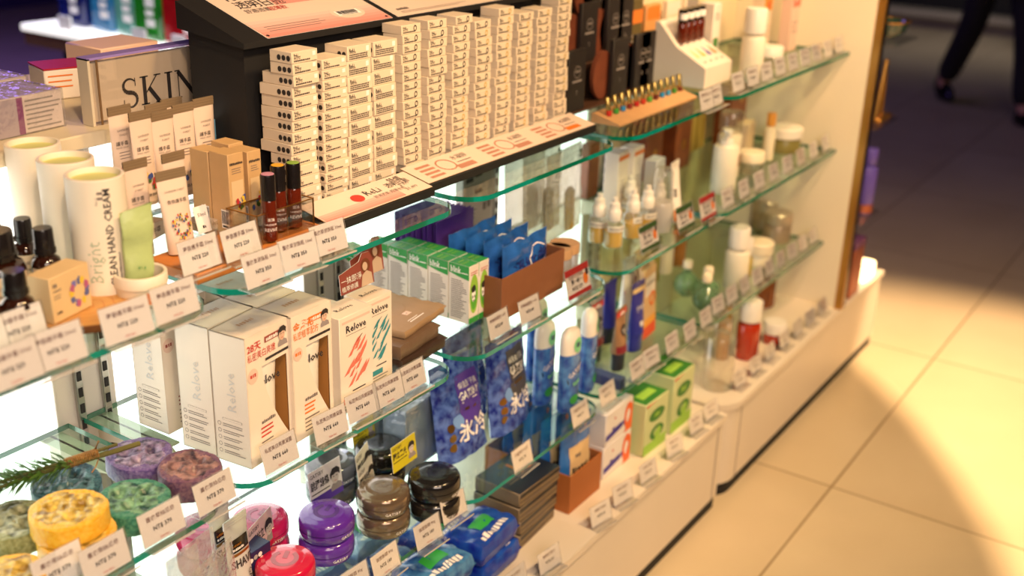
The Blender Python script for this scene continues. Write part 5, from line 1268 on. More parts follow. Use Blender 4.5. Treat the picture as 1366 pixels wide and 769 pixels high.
crimp_tube('green_tube', 'dark green tube with a red foot standing at the end of the plinth', 'tube', (2.245, 1.03, zb), .058, .036, .165, mat('deep_green_tube', (52, 104, 48), .35), mat('deep_green_tube', (0, 0, 0)), None, .3, 0, cap=mat('rose_cap', (196, 110, 96), .4), base=.03)
BAST = [('抽取式濕巾', .028, .0045, ink2), ('NT$ 59', .015, .0048, ink)]
for k, (px, py, s_) in enumerate(((735, 762, 'on the plinth edge in front of the blue tissue packs'), (690, 790, 'on the plinth edge nearest the lower photo edge'), (803, 700, 'on the plinth edge in front of the orange-brown box'), (832, 672, 'on the plinth edge in front of the white pad packs'), (866, 642, 'on the plinth edge between the pad packs and herbal cartons'), (901, 608, 'on the plinth edge in front of the nearer herbal carton'), (930, 578, 'on the plinth edge in front of the farther herbal carton'), (950, 560, 'on the square end of the nearer plinth'))):
    price_tag(px, py, ZB, 'white price tag '+s_, BAST, 'bas', rz=-.1)
# ------------------------------------------------------------------ top tier, fourth bay: scent cards and testers
darkpaper = mat('dark_card', (34, 27, 26), .6, noise=.15, scale=50); grey_print = mat('grey_print', (150, 140, 134), .6)
t = thing('card_rack', 'dark brown stepped rack under the wood disc scent cards', 'rack', (0, 0, ZT+.0004))
mb = MB(); mb.box(1.862, 2.262, 1.13, 1.19, 0, .004, mat('dark_rack', (70, 44, 28), .5), .001); part(mb, 'front_step', t)
mb = MB(); mb.box(1.862, 2.262, 1.19, 1.236, 0, .075, mat('dark_rack', (0, 0, 0)), .001); part(mb, 'middle_step', t)
part(MB().box(1.862, 2.262, 1.236, 1.27, 0, .150, mat('dark_rack', (0, 0, 0)), .001), 'back_step', t)
for r_, (y, zf, lst) in enumerate(((1.135, ZT+.0048, [(770, 'nearest the lens boxes'), (827, 'second from the lens boxes'), (856, 'third from the lens boxes'), (891, 'nearest the white tester stand')]), (1.195, ZT+.0758, [(787, 'nearest the lens boxes'), (821, 'second from the lens boxes'), (858, 'third from the lens boxes')]), (1.240, ZT+.1508, [(805, 'nearest the lens boxes'), (840, 'second from the lens boxes'), (872, 'third from the lens boxes')]))):
    nm = ('lower', 'middle', 'top')[r_]
    for k, (px, s_) in enumerate(lst):
        x = VY(px, 100-70*r_, y).x; x = min(max(x, 1.90), 2.24)
        t = thing('scent_card', 'dark scent card with a small printed crest, %s row, %s' % (nm, s_), 'card', (x, y, zf))
        part(MB().box(-.033, .033, 0, .010, 0, .122, darkpaper, .001), 'carton', t)
        mb = MB(); f = FRONT(-.0001); mb.oval(f, 0, .078, .013, .012, grey_print, .0004, 20, .9); mb.text(f, '~SCENT', 0, .077, .005, grey_print, 'c'); mb.rect(f, -.018, .058, .018, .062, grey_print); mb.text(f, str((7, 1, 9, 2)[k]), 0, .032, .009, grey_print, 'c'); part(mb, 'printed_front', t)
    for k, (px, s_) in enumerate(lst):
        x = min(max(VY(px, 100-70*r_, y).x, 1.90), 2.24)-.048
        t = thing('wood_disc', 'brown wooden disc with peg, %s row, by the card %s' % (nm, s_), 'disc', (x, y+.014, zf))
        mb = MB(); o = [(.040*math.cos(a), .052+.050*math.sin(a)) for a in [2*pi*i/30 for i in range(30)]]; mb.prism(o, FRONT(0), .008, brown_disc); part(mb, 'disc', t)
        part(MB().prism([(.026, 0), (.040, 0), (.040, .034), (.037, .040), (.029, .040), (.026, .034)], FRONT(-.006), .004, wood2), 'peg', t)
# colour tester block
a, b = G(826, 170, ZT), G(930, 131, ZT)
t = thing('tester_block', 'long pale wooden wedge holding a row of gold topped testers', 'tester stand', (a.x, a.y, ZT+.0004), math.atan2(b.y-a.y, b.x-a.x)); L_ = min((b-a).length, .345)
part(MB().prism([(0, 0), (.062, 0), (.062, .018), (.055, .018), (0, .004)], flat((L_, 0, 0), (0, 1, 0), (0, 0, 1)), L_, mat('pale_block', (206, 160, 112), .5, noise=.1)), 'wedge', t)
bp = Vector((a.x, a.y, ZT)); ux = (b-a).normalized(); uy = Vector((-ux.y, ux.x, 0))
cols = [(190, 50, 40), (60, 150, 60), (50, 130, 190), (130, 50, 40), (180, 40, 40), (190, 60, 40), (90, 160, 60), (100, 40, 36), (40, 140, 200), (60, 150, 200), (70, 140, 60), (110, 50, 36)]
tv = {}
for k in range(12):
    c = cols[k]; q = bp+ux*(.020+k*(L_-.035)/11)+uy*.034; q.z = ZT+.0135
    t = thing('scent_tester', 'small gold topped tester with a coloured foot, %s in the wooden block' % (nth(k) if k < 11 else 'last'), 'tester', q, 0, None, -.2)
    mb = MB(); mb.lathe([(0, .000), (.0050, .000), (.0056, .002), (.0056, .010), (0, .010)], mat('tester_%d_%d_%d' % c, c, .25), 12); part(mb, 'foot', t)
    part(MB().lathe([(.0050, .010), (.0052, .011), (.0052, .034), (.0045, .036), (0, .036)], mat('pale_gold_metal', (220, 190, 110), .25, .9), 12), 'cap', t)
# white stepped display with small dark bottles
q = G(928, 124, ZT+.0004)
t = thing('sample_stand', 'white cardboard wedge display with four small dark bottles', 'display stand', (2.262, 1.075, ZT+.0004), -.1) if False else thing('sample_stand', 'white cardboard wedge display with four small dark bottles', 'display stand', (2.335, 1.010, ZT+.0004))
wc = mat('white_cardboard', (226, 214, 200), .55)
part(MB().prism([(.03, 0), (.16, 0), (.16, .135), (.15, .135), (.105, .085), (.03, .045)], flat((.145, 0, 0), (0, 1, 0), (0, 0, 1)), .145, wc), 'wedge', t)
mb = MB(); fs = flat((0, .03, .0452), (1, 0, 0), (0, .075, .040))
for k in range(4): mb.poly(fs, [(.022+.03*k, .035), (.040+.03*k, .035), (.031+.03*k, .068)], (lime, pale_gold, mat('violet_ink', (0, 0, 0)), orange_ink)[k], .0004); mb.rect(fs, .024+.03*k, .016, .038+.03*k, .020, ink2, .0004)
part(mb, 'printed_label', t)
for k in range(4):
    lathe_bottle('sample_bottle', 'small dark sample bottle, %s in the white wedge display' % ['nearest the tester block', 'second', 'third', 'last'][k], 'bottle', (2.363+.031*k, 1.010+.108, ZT+.0900), [(0, 0), (.010, 0), (.0115, .002), (.0115, .040), (.009, .046), (0, .046)], amber2, [(.0095, .044), (.0105, .046), (.0105, .074), (0, .075)], plas_black, (.0106, .052, .066, paper, []))
for px, py, s_ in ((944, 148, 'first of two at the far corner of the scent card shelf'), (957, 142, 'second of two at the far corner of the scent card shelf')):
    price_tag(px, py, ZT, 'white price tag, '+s_, TUBT, 'tub')

# ------------------------------------------------------------------ fifth bay, top tier
def at(px, py, z, dx=0, dy=0):
    p = G(px, py, z); return Vector((p.x+dx, min(p.y+dy, 1.255), z+.0004))
def can(name, label, cat, p, r, h, m, cap_h=0, cap_m=None, cap_r=None, band=None, inner=None, neck=.012):
    hb = h-cap_h-(neck if cap_h else 0); cr = cap_r or r*.8
    body = [(0, 0), (r*.95, 0), (r, .002), (r, hb-.006), (r*.92, hb)] + ([(cr*.75, hb+.003), (cr*.75, hb+neck), (0, hb+neck)] if cap_h else [(0, hb)])
    cap = [(cr*.93, hb+neck-.004), (cr, hb+neck-.002), (cr, h-.003), (cr*.94, h), (0, h)] if cap_h else None
    return lathe_bottle(name, label, cat, p, body, m, cap, cap_m, band, inner=inner)
frost = mat('frosted_white', (236, 228, 208), .35); ivory = mat('ivory_plastic', (240, 226, 198), .35); clear_b = clear('clear_bottle', (250, 248, 240), .14, .05, .10)
can('toner_bottle', 'frosted bottle with a wide white cap on the top tier', 'bottle', at(1006, 111, ZT, .02, .02), .027, .165, frost, .052, plas_white, .025)
flat_pack('tall_carton', 'tall white carton with a green band beside the frosted bottle', 'carton', Vector((2.512, 1.10, ZT+.0004)), .036, .165, .04, carton_white, lambda mb, f: (mb.rect(f, -.012, .04, .010, .085, gdark), mb.lines(f, -.012, .012, .14, .006, 3, .002, ink2)), -.05)
can('cream_jar', 'low clear jar with a white lid behind the top tier price tags', 'jar', at(1037, 92, ZT, .02, .03), .030, .050, clear_b, .022, plas_white, .031, neck=.004)
def tall_pack(label, px, py, m, m2, h, dy):
    p = at(px, py, ZT, .01, dy)
    return flat_pack('tall_pack', label, 'pack', p, .060, h, .03, m, lambda mb, f: (mb.rect(f, -.028, h*.55, .028, h*.9, m2), [mb.poly(f, blob(random.uniform(-.02, .02), h*random.uniform(.6, .85), .006, .007, k), (carton_white, redtop)[k % 2], .0005+.0001*k) for k in range(8)], mb.lines(f, -.02, .02, h*.35, .012, 3, .004, grey_print)), .0)
tall_pack('tall pale carton with an orange flowery top on the top tier', 1045, 80, mat('pale_orange', (232, 206, 178), .5), mat('amber_print', (222, 140, 50), .5), .21, .06)
tall_pack('tall pink and red carton nearest the cream end panel', 1078, 72, mat('pale_pink', (232, 196, 178), .5), mat('rose_print2', (216, 120, 96), .5), .21, .05)
flat_pack('small_carton', 'small pale carton between the sample display and the tall white carton', 'carton', at(968, 98, ZT, 0, .06), .030, .085, .03, carton_white, None, -.1)
for k, (x, c, m2) in enumerate(((2.36, (92, 80, 44), orange_ink), (2.45, (206, 150, 90), orange_ink), (2.56, (232, 214, 190), carton_white), (2.66, (232, 218, 196), grey_print))):
    flat_pack('hanging_pack', ['olive hanging pack with an orange top', 'orange hanging pack', 'cream hanging pack', 'white hanging pack with grey lettering'][k]+' at the back of the top tier', 'pack', (x, 1.235, ZT+.0004), .072, .155 if k else .175, .016, mat('hang_%d' % k, c, .5), lambda mb, f, m2=m2: (mb.rect(f, -.034, .12, .034, .15, m2), mb.lines(f, -.02, .02, .09, .012, 3, .004, grey_print)), .0)
SET = [('保濕精華 30ml', .028, .0045, ink2), ('NT$ 450', .015, .0048, ink)]
def row_tags(z, y, x0, x1, n, tier):
    for k in range(n):
        x = x0+(x1-x0)*k/(n-1)
        price_tag(0, 0, z, 'white price tag by the cream end panel, %s, %s of its row' % (tier, nth(k)), SET, 'set', loc=Vector((x, y, z)))
row_tags(ZT, .966, 2.36, 3.02, 9, 'top tier'); row_tags(ZM, .966, 2.37, 3.02, 8, 'middle tier'); row_tags(ZL, .966, 2.38, 3.02, 9, 'lowest glass tier'); row_tags(ZB, .905, 2.42, 3.0, 7, 'plinth')

# middle tier
pump = can('pump_bottle', 'frosted pump bottle at the rounded corner of the middle tier', 'bottle', at(974, 262, ZM, .02, .03), .030, .115, frost, 0)
mb = MB(); mb.lathe([(.014, .113), (.016, .114), (.016, .128), (.006, .130), (.006, .144), (.012, .146), (.012, .152), (0, .153)], plas_white, 20); mb.tube([(0, 0, .149), (-.014, -.010, .149), (-.022, -.016, .143)], .0035, plas_white, 8); part(mb, 'pump', pump)
can('lotion_bottle', 'cream lotion bottle with a clear cap behind the pump bottle', 'bottle', at(1002, 246, ZM, .03, .08), .030, .165, ivory, .045, clear_b, .029, (.0302, .03, .06, mat('brown_label', (150, 110, 80), .5), []))
can('cream_jar', 'clear jar with an ivory lid in the middle tier', 'jar', at(1026, 238, ZM, .02, .06), .034, .055, clear_b, .022, ivory, .034, neck=.004)
flat_pack('beige_panel_carton', 'beige carton with a slanted top behind the ivory lidded jar', 'carton', at(1040, 225, ZM, .03, .10), .070, .10, .03, mat('beige_panel', (226, 200, 164), .5), None, .1)
can('slim_bottle', 'slim bottle with an orange neck and pale cap in the middle tier', 'bottle', at(1054, 224, ZM, .04, .08), .015, .125, ivory, .03, mat('amber_cap', (230, 160, 70), .4), .012)
can('cream_jar', 'wide green jar with a shiny white lid nearest the end panel', 'jar', at(1078, 214, ZM, .05, .09), .044, .068, mat('moss_glass', (150, 140, 80), .25, trans=.3), .024, mat('pearl_lid', (240, 232, 220), .2), .047, neck=.004)
brownbox = mat('walnut_box', (134, 66, 32), .4, noise=.3, scale=22)
for k, (x, y, h, w_, s_) in enumerate(((2.47, 1.215, .17, .085, 'rounded walnut box behind the pump bottle'), (2.60, 1.20, .18, .09, 'walnut box at the back between two others'), (2.94, 1.20, .165, .11, 'large walnut box with gold spots under the top glass tier'))):
    t = thing('walnut_box', s_, 'box', (x, y, ZM+.0004)); hw = w_/2
    P = [(-hw, 0), (hw, 0), (hw, h-.015)]+[(hw-.015+.015*math.cos(a), h-.015+.015*math.sin(a)) for a in [pi/2*i/5 for i in range(1, 6)]]+[(-hw+.015-.015*math.sin(a), h-.015+.015*math.cos(a)) for a in [pi/2*i/5 for i in range(6)]]
    part(MB().prism(P, FRONT(0), .045, brownbox), 'box_body', t)
    mb = MB(); [mb.oval(FRONT(-.0001), hw*q, h*r, .010, .014, gold) for q, r in ((.3, .75), (.1, .35))][:2]; part(mb, 'gold_spots', t)
for k in range(3):
    flat_pack('gold_carton', 'dull gold carton %s behind the walnut boxes' % ['nearest the spray bottles', 'in the middle', 'farthest along'][k], 'carton', (2.70+.058*k, 1.248, ZM+.0004), .05, .20, .03, mat('dull_gold', (176, 148, 72), .4, .2), None)
# lowest glass tier
p = at(985, 388, ZL, .02, .02); can('toner_bottle', 'clear bottle with a tall white cap on the lowest glass tier', 'bottle', p, .031, .160, frost, .05, plas_white, .026)
p = at(1006, 378, ZL, .03, .04); can('serum_bottle', 'small bottle of yellow serum beside the clear bottle', 'bottle', p, .017, .105, mat('yellow_serum', (220, 190, 60), .2, trans=.3), .04, plas_white, .015)
p = at(1032, 362, ZL, .03, .06); can('cream_jar', 'frosted jar with a wide ivory lid on the lowest glass tier', 'jar', p, .038, .062, frost, .026, ivory, .041, neck=.004)
for k, (px, py) in enumerate(((1062, 335), (1072, 322))):
    can('grey_jar', ['taupe metal jar with a flat lid on the lowest glass tier', 'second taupe jar right behind, close to the end panel'][k], 'jar', at(px, py, ZL, .05, .08+.06*k), .040, .085, mat('taupe_metal', (176, 158, 136), .3, .5), .030, mat('taupe_lid', (190, 176, 156), .3, .5), .041, neck=.003)
glassgreen = mat('pale_green_glass', (150, 196, 150), .06, trans=.7)
for k, (px, py) in enumerate(((950, 420), (962, 412), (944, 405))):
    p = at(px, py, ZL, .02, .03+.02*k)
    t = thing('round_bottle', 'round pale green glass bottle %s at the corner of the lowest tier' % ['in front', 'beside the clear bottle', 'behind'][k], 'bottle', p)
    part(MB().lathe([(0, 0), (.018, .001), (.029, .012), (.032, .028), (.028, .045), (.016, .056), (.009, .062), (.009, .072), (0, .072)], glassgreen, 28), 'glass_body', t)
    part(MB().lathe([(.010, .070), (.012, .072), (.012, .086), (.010, .090), (0, .091)], ivory, 20), 'cap', t)
for k in range(4): can('essence_bottle', 'tall ivory essence bottle at the back of the lowest tier, %s from the tan packs' % nth(k), 'bottle', (2.40+.075*k, 1.20, ZL+.0004), .022, .17, (ivory, mat('olive_glass', (150, 136, 60), .2), ivory, mat('amber_glass', (190, 120, 50), .15, trans=.3))[k], .04, ivory, .018)
# on the plinth
p = at(1000, 482, ZB, .02, .02); can('red_bottle', 'red-brown bottle with a tall white cap on the plinth', 'bottle', p, .031, .158, mat('red_brown_liquid', (176, 50, 20), .12, coat=.5), .050, plas_white, .029)
p = at(1037, 462, ZB, .02, .02); can('red_jar', 'small red-brown jar with a glowing white lid on the plinth', 'jar', p, .029, .060, mat('red_brown_liquid', (0, 0, 0)), .028, plas_white, .031, neck=.003)
p = at(966, 524, ZB, .02, .03); can('water_bottle', 'large clear bottle at the rounded corner of the far plinth', 'bottle', p, .038, .178, clear_b, .03, clear_b, .022)
p = at(982, 488, ZB, .02, .05); can('gold_bottle', 'golden slim bottle behind the red-brown bottle on the plinth', 'bottle', p, .018, .16, mat('gold_liquid', (210, 150, 60), .15, trans=.3), .03, gold, .015)
p = at(1056, 420, ZB, .02, .10); can('amber_bottle', 'amber bottle at the back of the plinth near the end panel', 'bottle', p, .036, .13, mat('amber_glass2', (150, 84, 44), .15, trans=.3), .03, mat('dark_cap', (60, 40, 30), .4), .02)
p = at(1040, 425, ZB, .01, .10); can('pale_bottle', 'pale slim bottle beside the amber one at the back of the plinth', 'bottle', p, .020, .14, ivory, .03, plas_white, .016)

# ------------------------------------------------------------------ beyond the end panel
p = Vector((3.20, .985, ZB+.0004))
t = flat_pack('copper_box', 'copper box with a violet lid standing beyond the end panel', 'box', (3.20, .882, ZB+.0004), .085, .150, .09, mat('copper', (190, 110, 80), .3, .6), None); part(MB().box(-.044, .044, -.001, .091, .1505, .175, mat('violet_lid', (110, 66, 104), .35), .002), 'lid', t)
t = thing('glow_block', 'small glowing white light block at the far end of the plinth', 'lamp', (3.36, .885, ZB+.0004)); part(MB().box(-.05, .05, 0, .05, 0, .05, mat('lamp_glow', (255, 226, 170), .5, emit=4), .006), 'lens', t); part(MB().box(-.052, .052, .05, .055, 0, .052, black_gl), 'back_shell', t)
sh = thing('side_shelf', 'small clear shelf on the outer side of the end panel holding the violet bottle', 'shelf', (0, 0, 0)); part(MB().box(3.098, 3.26, .86, 1.0, .506, .512, acr, 0), 'glass_plate', sh); part(MB().box(3.0965, 3.102, .92, 1.04, .49, .506, steel), 'bracket', sh)
can('violet_bottle', 'violet bottle with a coppery foot on the small clear shelf', 'bottle', (3.20, .893, .5125), .026, .19, mat('violet_bottle', (96, 80, 170), .3), .04, mat('violet_bottle', (0, 0, 0)), .02, (.0262, .004, .03, mat('copper', (0, 0, 0)), []))
sh = thing('side_shelf', 'small clear shelf on the outer side of the end panel holding the gold ornament', 'shelf', (0, 0, 0)); part(MB().box(3.098, 3.30, .86, 1.0, .776, .782, acr, 0), 'glass_plate', sh); part(MB().box(3.0965, 3.102, .92, 1.04, .76, .776, steel), 'bracket', sh)
t = thing('gold_ornament', 'golden handle shaped ornament on the small clear shelf', 'ornament', (3.20, .892, .7825)); part(MB().box(-.03, .08, -.02, .02, 0, .012, gold, .003), 'foot', t); part(MB().tube([(-.02, 0, .010), (-.012, 0, .06), (.0, 0, .12), (.01, 0, .17)], .008, gold, 10), 'stem', t); part(MB().tube([(.03, 0, .010), (.028, 0, .06), (.022, 0, .12), (.01, 0, .17)], .006, gold, 10), 'handle', t)
sh = thing('side_shelf', 'small clear shelf on the outer side of the end panel holding the green bowl', 'shelf', (0, 0, 0)); part(MB().box(3.098, 3.30, .84, 1.0, 1.006, 1.012, acr, 0), 'glass_plate', sh); part(MB().box(3.0965, 3.102, .92, 1.04, .99, 1.006, steel), 'bracket', sh)
t = thing('green_bowl', 'dark green bowl with a gold rim glinting beyond the end panel', 'bowl', (3.21, .905, 1.0125)); part(MB().lathe([(0, 0), (.025, 0), (.05, .018), (.06, .045), (.055, .046), (.045, .02), (0, .006)], mat('dark_green_glaze', (16, 60, 54), .15, coat=.5), 32), 'bowl_body', t); part(MB().lathe([(.0605, .044), (.062, .047), (.056, .0485), (.0545, .046)], gold, 32), 'rim', t)

# ------------------------------------------------------------------ on the cap behind the canisters
zc = 1.1184
for k, (x, y, rz) in enumerate(((.885, 1.325, .04), (.905, 1.43, .02), (.93, 1.535, .05))):
    t = thing('wrapped_box', 'film wrapped violet edged box, %s behind the acrylic sign' % ['foremost', 'middle', 'rearmost'][k], 'box', (x-.015, y, zc), rz)
    part(MB().box(-.085, .048, 0, .085, 0, .050, mat('lilac_white', (222, 206, 200), .3), .002), 'carton', t)
    mb = MB(); f = FRONT(-.0001); mb.rect(f, -.085, .001, -.020, .049, mat('weave_print', (176, 160, 170), .5)); mb.rect(f, -.022, .001, -.013, .049, mat('magenta_edge', (130, 40, 110), .4), .0004); mb.lines(f, -.010, .044, .042, .006, 7, .0022, grey_print); part(mb, 'printed_front', t)
    part(MB().box(-.0862, .0492, -.0012, .0862, -.0001, .0514, film), 'film_wrap', t)
t = flat_pack('red_edged_box', 'small white box with a red edge between the wrapped boxes and the sign', 'box', (1.025, 1.46, zc), .07, .044, .07, carton_white, lambda mb, f: (mb.rect(f, .026, 0, .035, .044, mat('crimson_edge', (176, 30, 40), .4)), mb.lines(f, -.03, .018, .034, .008, 3, .002, orange_ink)), -.3); part(MB().box(-.035, .035, .0, .07, .0442, .046, mat('crimson_edge', (0, 0, 0))), 'lid', t)
flat_pack('pale_box', 'pale pink box just showing over the acrylic sign', 'box', (1.17, 1.50, zc), .11, .056, .09, mat('pale_pink_box', (232, 196, 176), .5), None)
a = VY(110, 84, 1.31); b = VY(118, 172, 1.31)
t = thing('acrylic_sign', 'framed clear acrylic sign with black SKIN lettering on the top cap', 'sign', (.942, 1.296, zc), 0)
sg = flat((0, 0, 0), (1, 0, 0), (0, .0, 1))
part(MB().box(0, .245, .004, .008, .004, .084, mat('sign_paper', (222, 202, 178), .5)), 'paper', t)
fs = flat((0, .0038, 0), (1, 0, 0), (0, 0, 1)); mb = MB(); Z0, HL = .014, .040
def serif(x0, x1, y): mb.rect(fs, x0, y-.0009, x1, y+.0009, ink, .0004)
def stroke(P, w_, closed=False):
    for (xa, ya, wa), (xb, yb, wb) in zip(P, P[1:]):
        d = Vector((xb-xa, yb-ya)); n = Vector((-d.y, d.x)).normalized()
        mb.poly(fs, [(xa+n.x*wa, ya+n.y*wa), (xb+n.x*wb, yb+n.y*wb), (xb-n.x*wb, yb-n.y*wb), (xa-n.x*wa, ya-n.y*wa)], ink, .0004)
x = .052; S = []
for i in range(13): a_ = math.radians(35+i*(235/12)); S.append((x+.012+.0105*math.cos(a_), Z0+HL*.755+HL*.235*math.sin(a_), .0008+.0022*(i/12)))
for i in range(1, 13): a_ = math.radians(90-i*(235/12)); S.append((x+.012+.0112*math.cos(a_), Z0+HL*.265+HL*.255*math.sin(a_), .0030-.0021*(i/12)))
stroke(S, 0); mb.rect(fs, x+.0208, Z0+HL*.72, x+.0222, Z0+HL, ink, .0004); mb.rect(fs, x+.0005, Z0, x+.0019, Z0+HL*.30, ink, .0004)
x = .086
mb.rect(fs, x, Z0, x+.006, Z0+HL, ink, .0004); serif(x-.004, x+.010, Z0+.0009); serif(x-.004, x+.010, Z0+HL-.0009)
stroke([(x+.006, Z0+HL*.42, .0009), (x+.026, Z0+HL, .0009)], 0); stroke([(x+.011, Z0+HL*.56, .0031), (x+.028, Z0, .0031)], 0); serif(x+.020, x+.032, Z0+HL-.0009); serif(x+.021, x+.035, Z0+.0009)
x = .129; mb.rect(fs, x, Z0, x+.006, Z0+HL, ink, .0004); serif(x-.004, x+.010, Z0+.0009); serif(x-.004, x+.010, Z0+HL-.0009)
x = .148; mb.rect(fs, x, Z0, x+.0018, Z0+HL, ink, .0004); mb.rect(fs, x+.028, Z0, x+.0298, Z0+HL, ink, .0004); stroke([(x+.001, Z0+HL-.002, .0032), (x+.0285, Z0+.002, .0032)], 0); serif(x-.004, x+.006, Z0+.0009); serif(x-.005, x+.004, Z0+HL-.0009); serif(x+.024, x+.034, Z0+HL-.0009)
part(mb, 'lettering', t)
mb = MB(); mb.box(0, .245, 0, .003, 0, .088, acr); mb.box(0, .245, .009, .012, 0, .088, acr)
part(mb, 'clear_sheet', t)
mb = MB(); mb.box(-.004, 0, -.002, .020, 0, .090, beige_met); mb.box(.010, .013, -.001, .0, 0, .088, mat('bronze_trim', (110, 84, 56), .4)); part(mb, 'side_frame', t)
part(MB().box(-.004, .245, -.002, .020, .088, .091, mat('lilac_metal', (150, 130, 200), .3)), 'top_frame', t)
flat_pack('cream_box', 'rounded cream box cut by the photo edge on the cap', 'box', (.765, 1.30, zc), .075, .085, .06, mat('cream_box', (226, 206, 176), .45), None)

# ------------------------------------------------------------------ lit display table far behind
t = thing('display_table', 'lit white display table with a brown edge far behind the shelf', 'table', (0, 0, 0))
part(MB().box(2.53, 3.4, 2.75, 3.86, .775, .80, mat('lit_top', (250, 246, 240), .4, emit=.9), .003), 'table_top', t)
part(MB().box(2.535, 3.39, 2.76, 3.85, .725, .775, mat('brown_edge', (100, 66, 44), .5), .002), 'edge_band', t)
for k, (x, y) in enumerate(((2.58, 3.62), (3.3, 3.62), (3.3, 2.82), (2.58, 2.82))): part(MB().box(x-.03, x+.03, y-.03, y+.03, 0.0005, .725, black), 'leg', t)
for k, (x, y, c, s_) in enumerate(((2.68, 3.68, (24, 34, 120), 'navy blue glass bottle at the far end of the lit table'), (2.68, 3.51, (60, 150, 210), 'sky blue glass bottle on the lit table'), (2.68, 3.385, (120, 196, 180), 'pale teal glass bottle on the lit table'), (2.67, 3.25, (40, 150, 40), 'green glass bottle on the lit table'), (2.66, 3.05, (200, 24, 30), 'red glass bottle nearest the black stand'))):
    t = thing('coloured_bottle', s_, 'bottle', (x, y, .8005))
    part(MB().box(-.06, .06, -(.075, .058, .05, .07, .11)[k], (.075, .058, .05, .07, .11)[k], 0, .26, mat('coloured_%d' % k, c, .08, trans=.35, coat=.5, noise=.3, scale=14), .012), 'glass_body', t)
    part(MB().lathe([(.03, .258), (.032, .26), (.032, .30), (0, .302)], gold, 20), 'cap', t)
    part(MB().text(flat((-.0605, 0, 0), (0, -1, 0), (0, 0, 1)), '~EAU', 0, .10, .05, paper, 'c', .0004, rot=-pi/2), 'lettering', t)
for k, y in enumerate((3.62, 3.22, 3.02)):
    o = MB().box(-.004, .004, -.035, .035, 0, .05, paper, .001).build('table_card'); tag(o, 'small cream card on the edge of the lit table, %s' % ['at its far corner', 'below the pale teal bottle', 'below the green bottle'][k], 'card'); put(o, (2.552, y, .8005))
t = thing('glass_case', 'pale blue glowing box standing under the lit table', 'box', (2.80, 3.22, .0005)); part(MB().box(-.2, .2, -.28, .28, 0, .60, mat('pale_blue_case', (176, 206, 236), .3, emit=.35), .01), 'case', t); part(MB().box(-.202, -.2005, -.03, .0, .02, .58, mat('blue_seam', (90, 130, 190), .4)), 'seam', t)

# ------------------------------------------------------------------ dim aisle on the far side
plinthm = mat('grey_plinth', (150, 140, 128), .5)
for k, (x0, y0, y1) in enumerate(((10.6, 1.9, 4.6), (9.9, -2.0, 1.78))):
    t = thing('dark_counter', ['long dark counter with a pale lower ledge far down the dim aisle', 'nearer dark counter with a pale ledge at the photo corner'][k], 'counter', (x0, 0, .0005))
    part(MB().box(.10, .9, y0, y1, .0, .10, plinthm), 'base_ledge', t); part(MB().box(.0, .9, y0, y1, .10, .16, mat('ledge_top', (176, 166, 150), .4), .005), 'ledge_board', t); part(MB().box(.22, .9, y0, y1, .16, 1.1, black), 'cabinet', t)
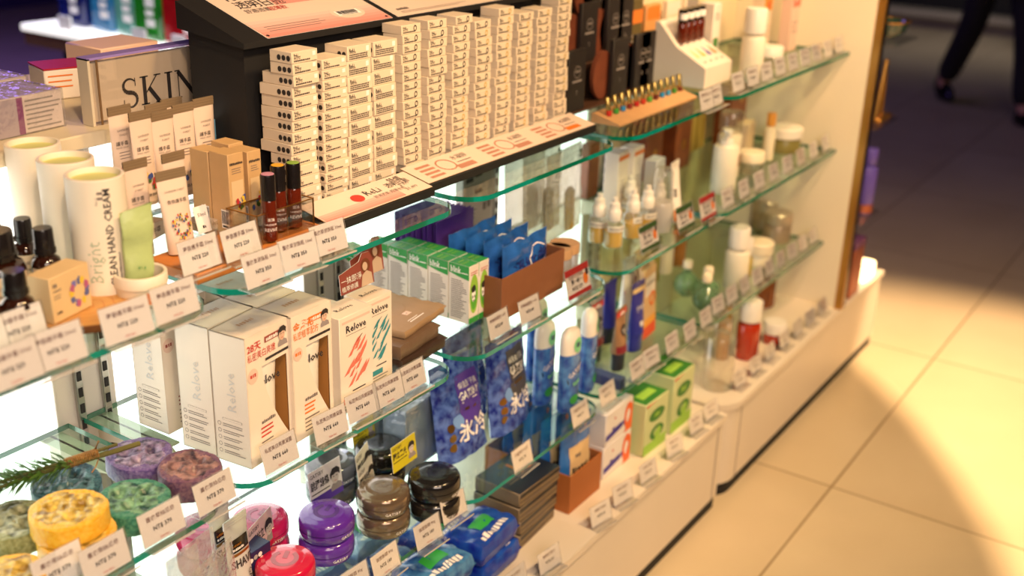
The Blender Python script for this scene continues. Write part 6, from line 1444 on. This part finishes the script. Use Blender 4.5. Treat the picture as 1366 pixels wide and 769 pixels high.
# a walker in dark clothes
def person(label, x, y, rz):
    t = thing('person', label, 'person', (x, y, 0), rz)
    cloth = mat('dark_trousers', (26, 24, 27), .8, noise=.2); coatm = mat('dark_jacket', (32, 29, 32), .8, noise=.2); skin = mat('skin', (200, 150, 120), .5, sss=.1); hairm = mat('black_hair', (20, 17, 17), .5)
    def skinned(name, V, E, R, m, lvl=2):
        me = bpy.data.meshes.new(name); me.from_pydata(V, E, []); o = bpy.data.objects.new(name, me); col.objects.link(o)
        md = o.modifiers.new('skin', 'SKIN'); md.use_smooth_shade = True; o.modifiers.new('sub', 'SUBSURF').levels = lvl; o.modifiers['sub'].render_levels = lvl
        for i, r in enumerate(R): me.skin_vertices[0].data[i].radius = r if isinstance(r, tuple) else (r, r)
        me.skin_vertices[0].data[0].use_root = True
        dg = bpy.context.evaluated_depsgraph_get(); m2 = bpy.data.meshes.new_from_object(o.evaluated_get(dg)); bpy.data.objects.remove(o)
        o = bpy.data.objects.new(name, m2); m2.materials.clear(); m2.materials.append(m); col.objects.link(o); return o
    V = [(0, 0, .94), (0, .01, 1.12), (0, .02, 1.32), (0, .02, 1.44), (0, 0, 1.53), (0, -.01, 1.62), (0, -.02, 1.72),
         (.09, 0, .90), (.10, -.20, .50), (.10, -.30, .085), (.10, -.42, .045), (-.09, 0, .90), (-.10, .10, .50), (-.10, .36, .13), (-.10, .28, .045),
         (.17, .02, 1.40), (.23, .10, 1.14), (.24, .02, .92), (.24, -.02, .84), (-.17, .02, 1.40), (-.23, -.06, 1.14), (-.24, -.16, .94), (-.24, -.19, .86)]
    E_ = [(0, 1), (1, 2), (2, 3), (3, 4), (4, 5), (5, 6), (0, 7), (7, 8), (8, 9), (9, 10), (0, 11), (11, 12), (12, 13), (13, 14), (3, 15), (15, 16), (16, 17), (17, 18), (3, 19), (19, 20), (20, 21), (21, 22)]
    R = [(.14, .10), (.13, .09), (.15, .10), (.10, .08), .05, .085, .07, .085, .062, .045, .035, .085, .062, .045, .035, .055, .042, .032, .03, .055, .042, .032, .03]
    o = skinned('body', V, E_, R, skin); o.parent = t; KID.setdefault(t.name, []).append(o)
    V = [(0, 0, .96), (.09, 0, .90), (.10, -.20, .50), (.10, -.30, .085), (-.09, 0, .90), (-.10, .10, .50), (-.10, .345, .13)]
    o = skinned('trousers', V, [(0, 1), (1, 2), (2, 3), (0, 4), (4, 5), (5, 6)], [(.155, .115), .10, .082, .072, .10, .082, .072], cloth); o.parent = t
    V = [(0, 0, .92), (0, .01, 1.12), (0, .02, 1.32), (0, .02, 1.43), (.17, .02, 1.40), (.23, .10, 1.14), (.24, .03, .95), (-.17, .02, 1.40), (-.23, -.06, 1.14), (-.24, -.15, .97)]
    o = skinned('jacket', V, [(0, 1), (1, 2), (2, 3), (3, 4), (4, 5), (5, 6), (3, 7), (7, 8), (8, 9)], [(.165, .125), (.15, .11), (.17, .12), (.12, .09), .07, .055, .045, .07, .055, .045], coatm); o.parent = t
    for sx, yy, zz, rx in ((.10, -.37, .003, 0), (-.10, .30, .02, .5)):
        mb = MB(); rings = [[(sx+.045*q*math.cos(2*pi*i/16), yy+.13*q*math.sin(2*pi*i/16)+.02, z+zz+max(0, (math.sin(2*pi*i/16))*rx*.12)) for i in range(16)] for q, z in ((.9, 0), (1, .012), (1, .035), (.8, .07), (.55, .09))]
        mb.loft(rings, black_gl); part(mb, 'shoe', t)
    mb = MB(); mb.lathe([(0, .145), (.05, .135), (.085, .10), (.098, .05), (.098, .0), (.09, -.03)], hairm, 24, sy=1.1, T=Matrix.Translation((0, .012, 1.63))); part(mb, 'hair', t)
    for sx in (.24, -.24):
        y0 = -.03 if sx > 0 else -.19; z0 = .83 if sx > 0 else .85
        for q in range(4): part(MB().tube([(sx-.0, y0-.025+.017*q, z0), (sx-.006, y0-.03+.017*q, z0-.045), (sx-.016, y0-.028+.017*q, z0-.078+abs(q-1.5)*.006)], .008, skin, 8), 'finger', t)
        part(MB().tube([(sx, y0-.035, z0+.01), (sx-.012, y0-.055, z0-.02), (sx-.02, y0-.058, z0-.045)], .009, skin, 8), 'thumb', t)
    return t
pp = G(1308, 150, 0)
person('person in dark trousers and jacket walking down the dim aisle', pp.x, pp.y, -.9)
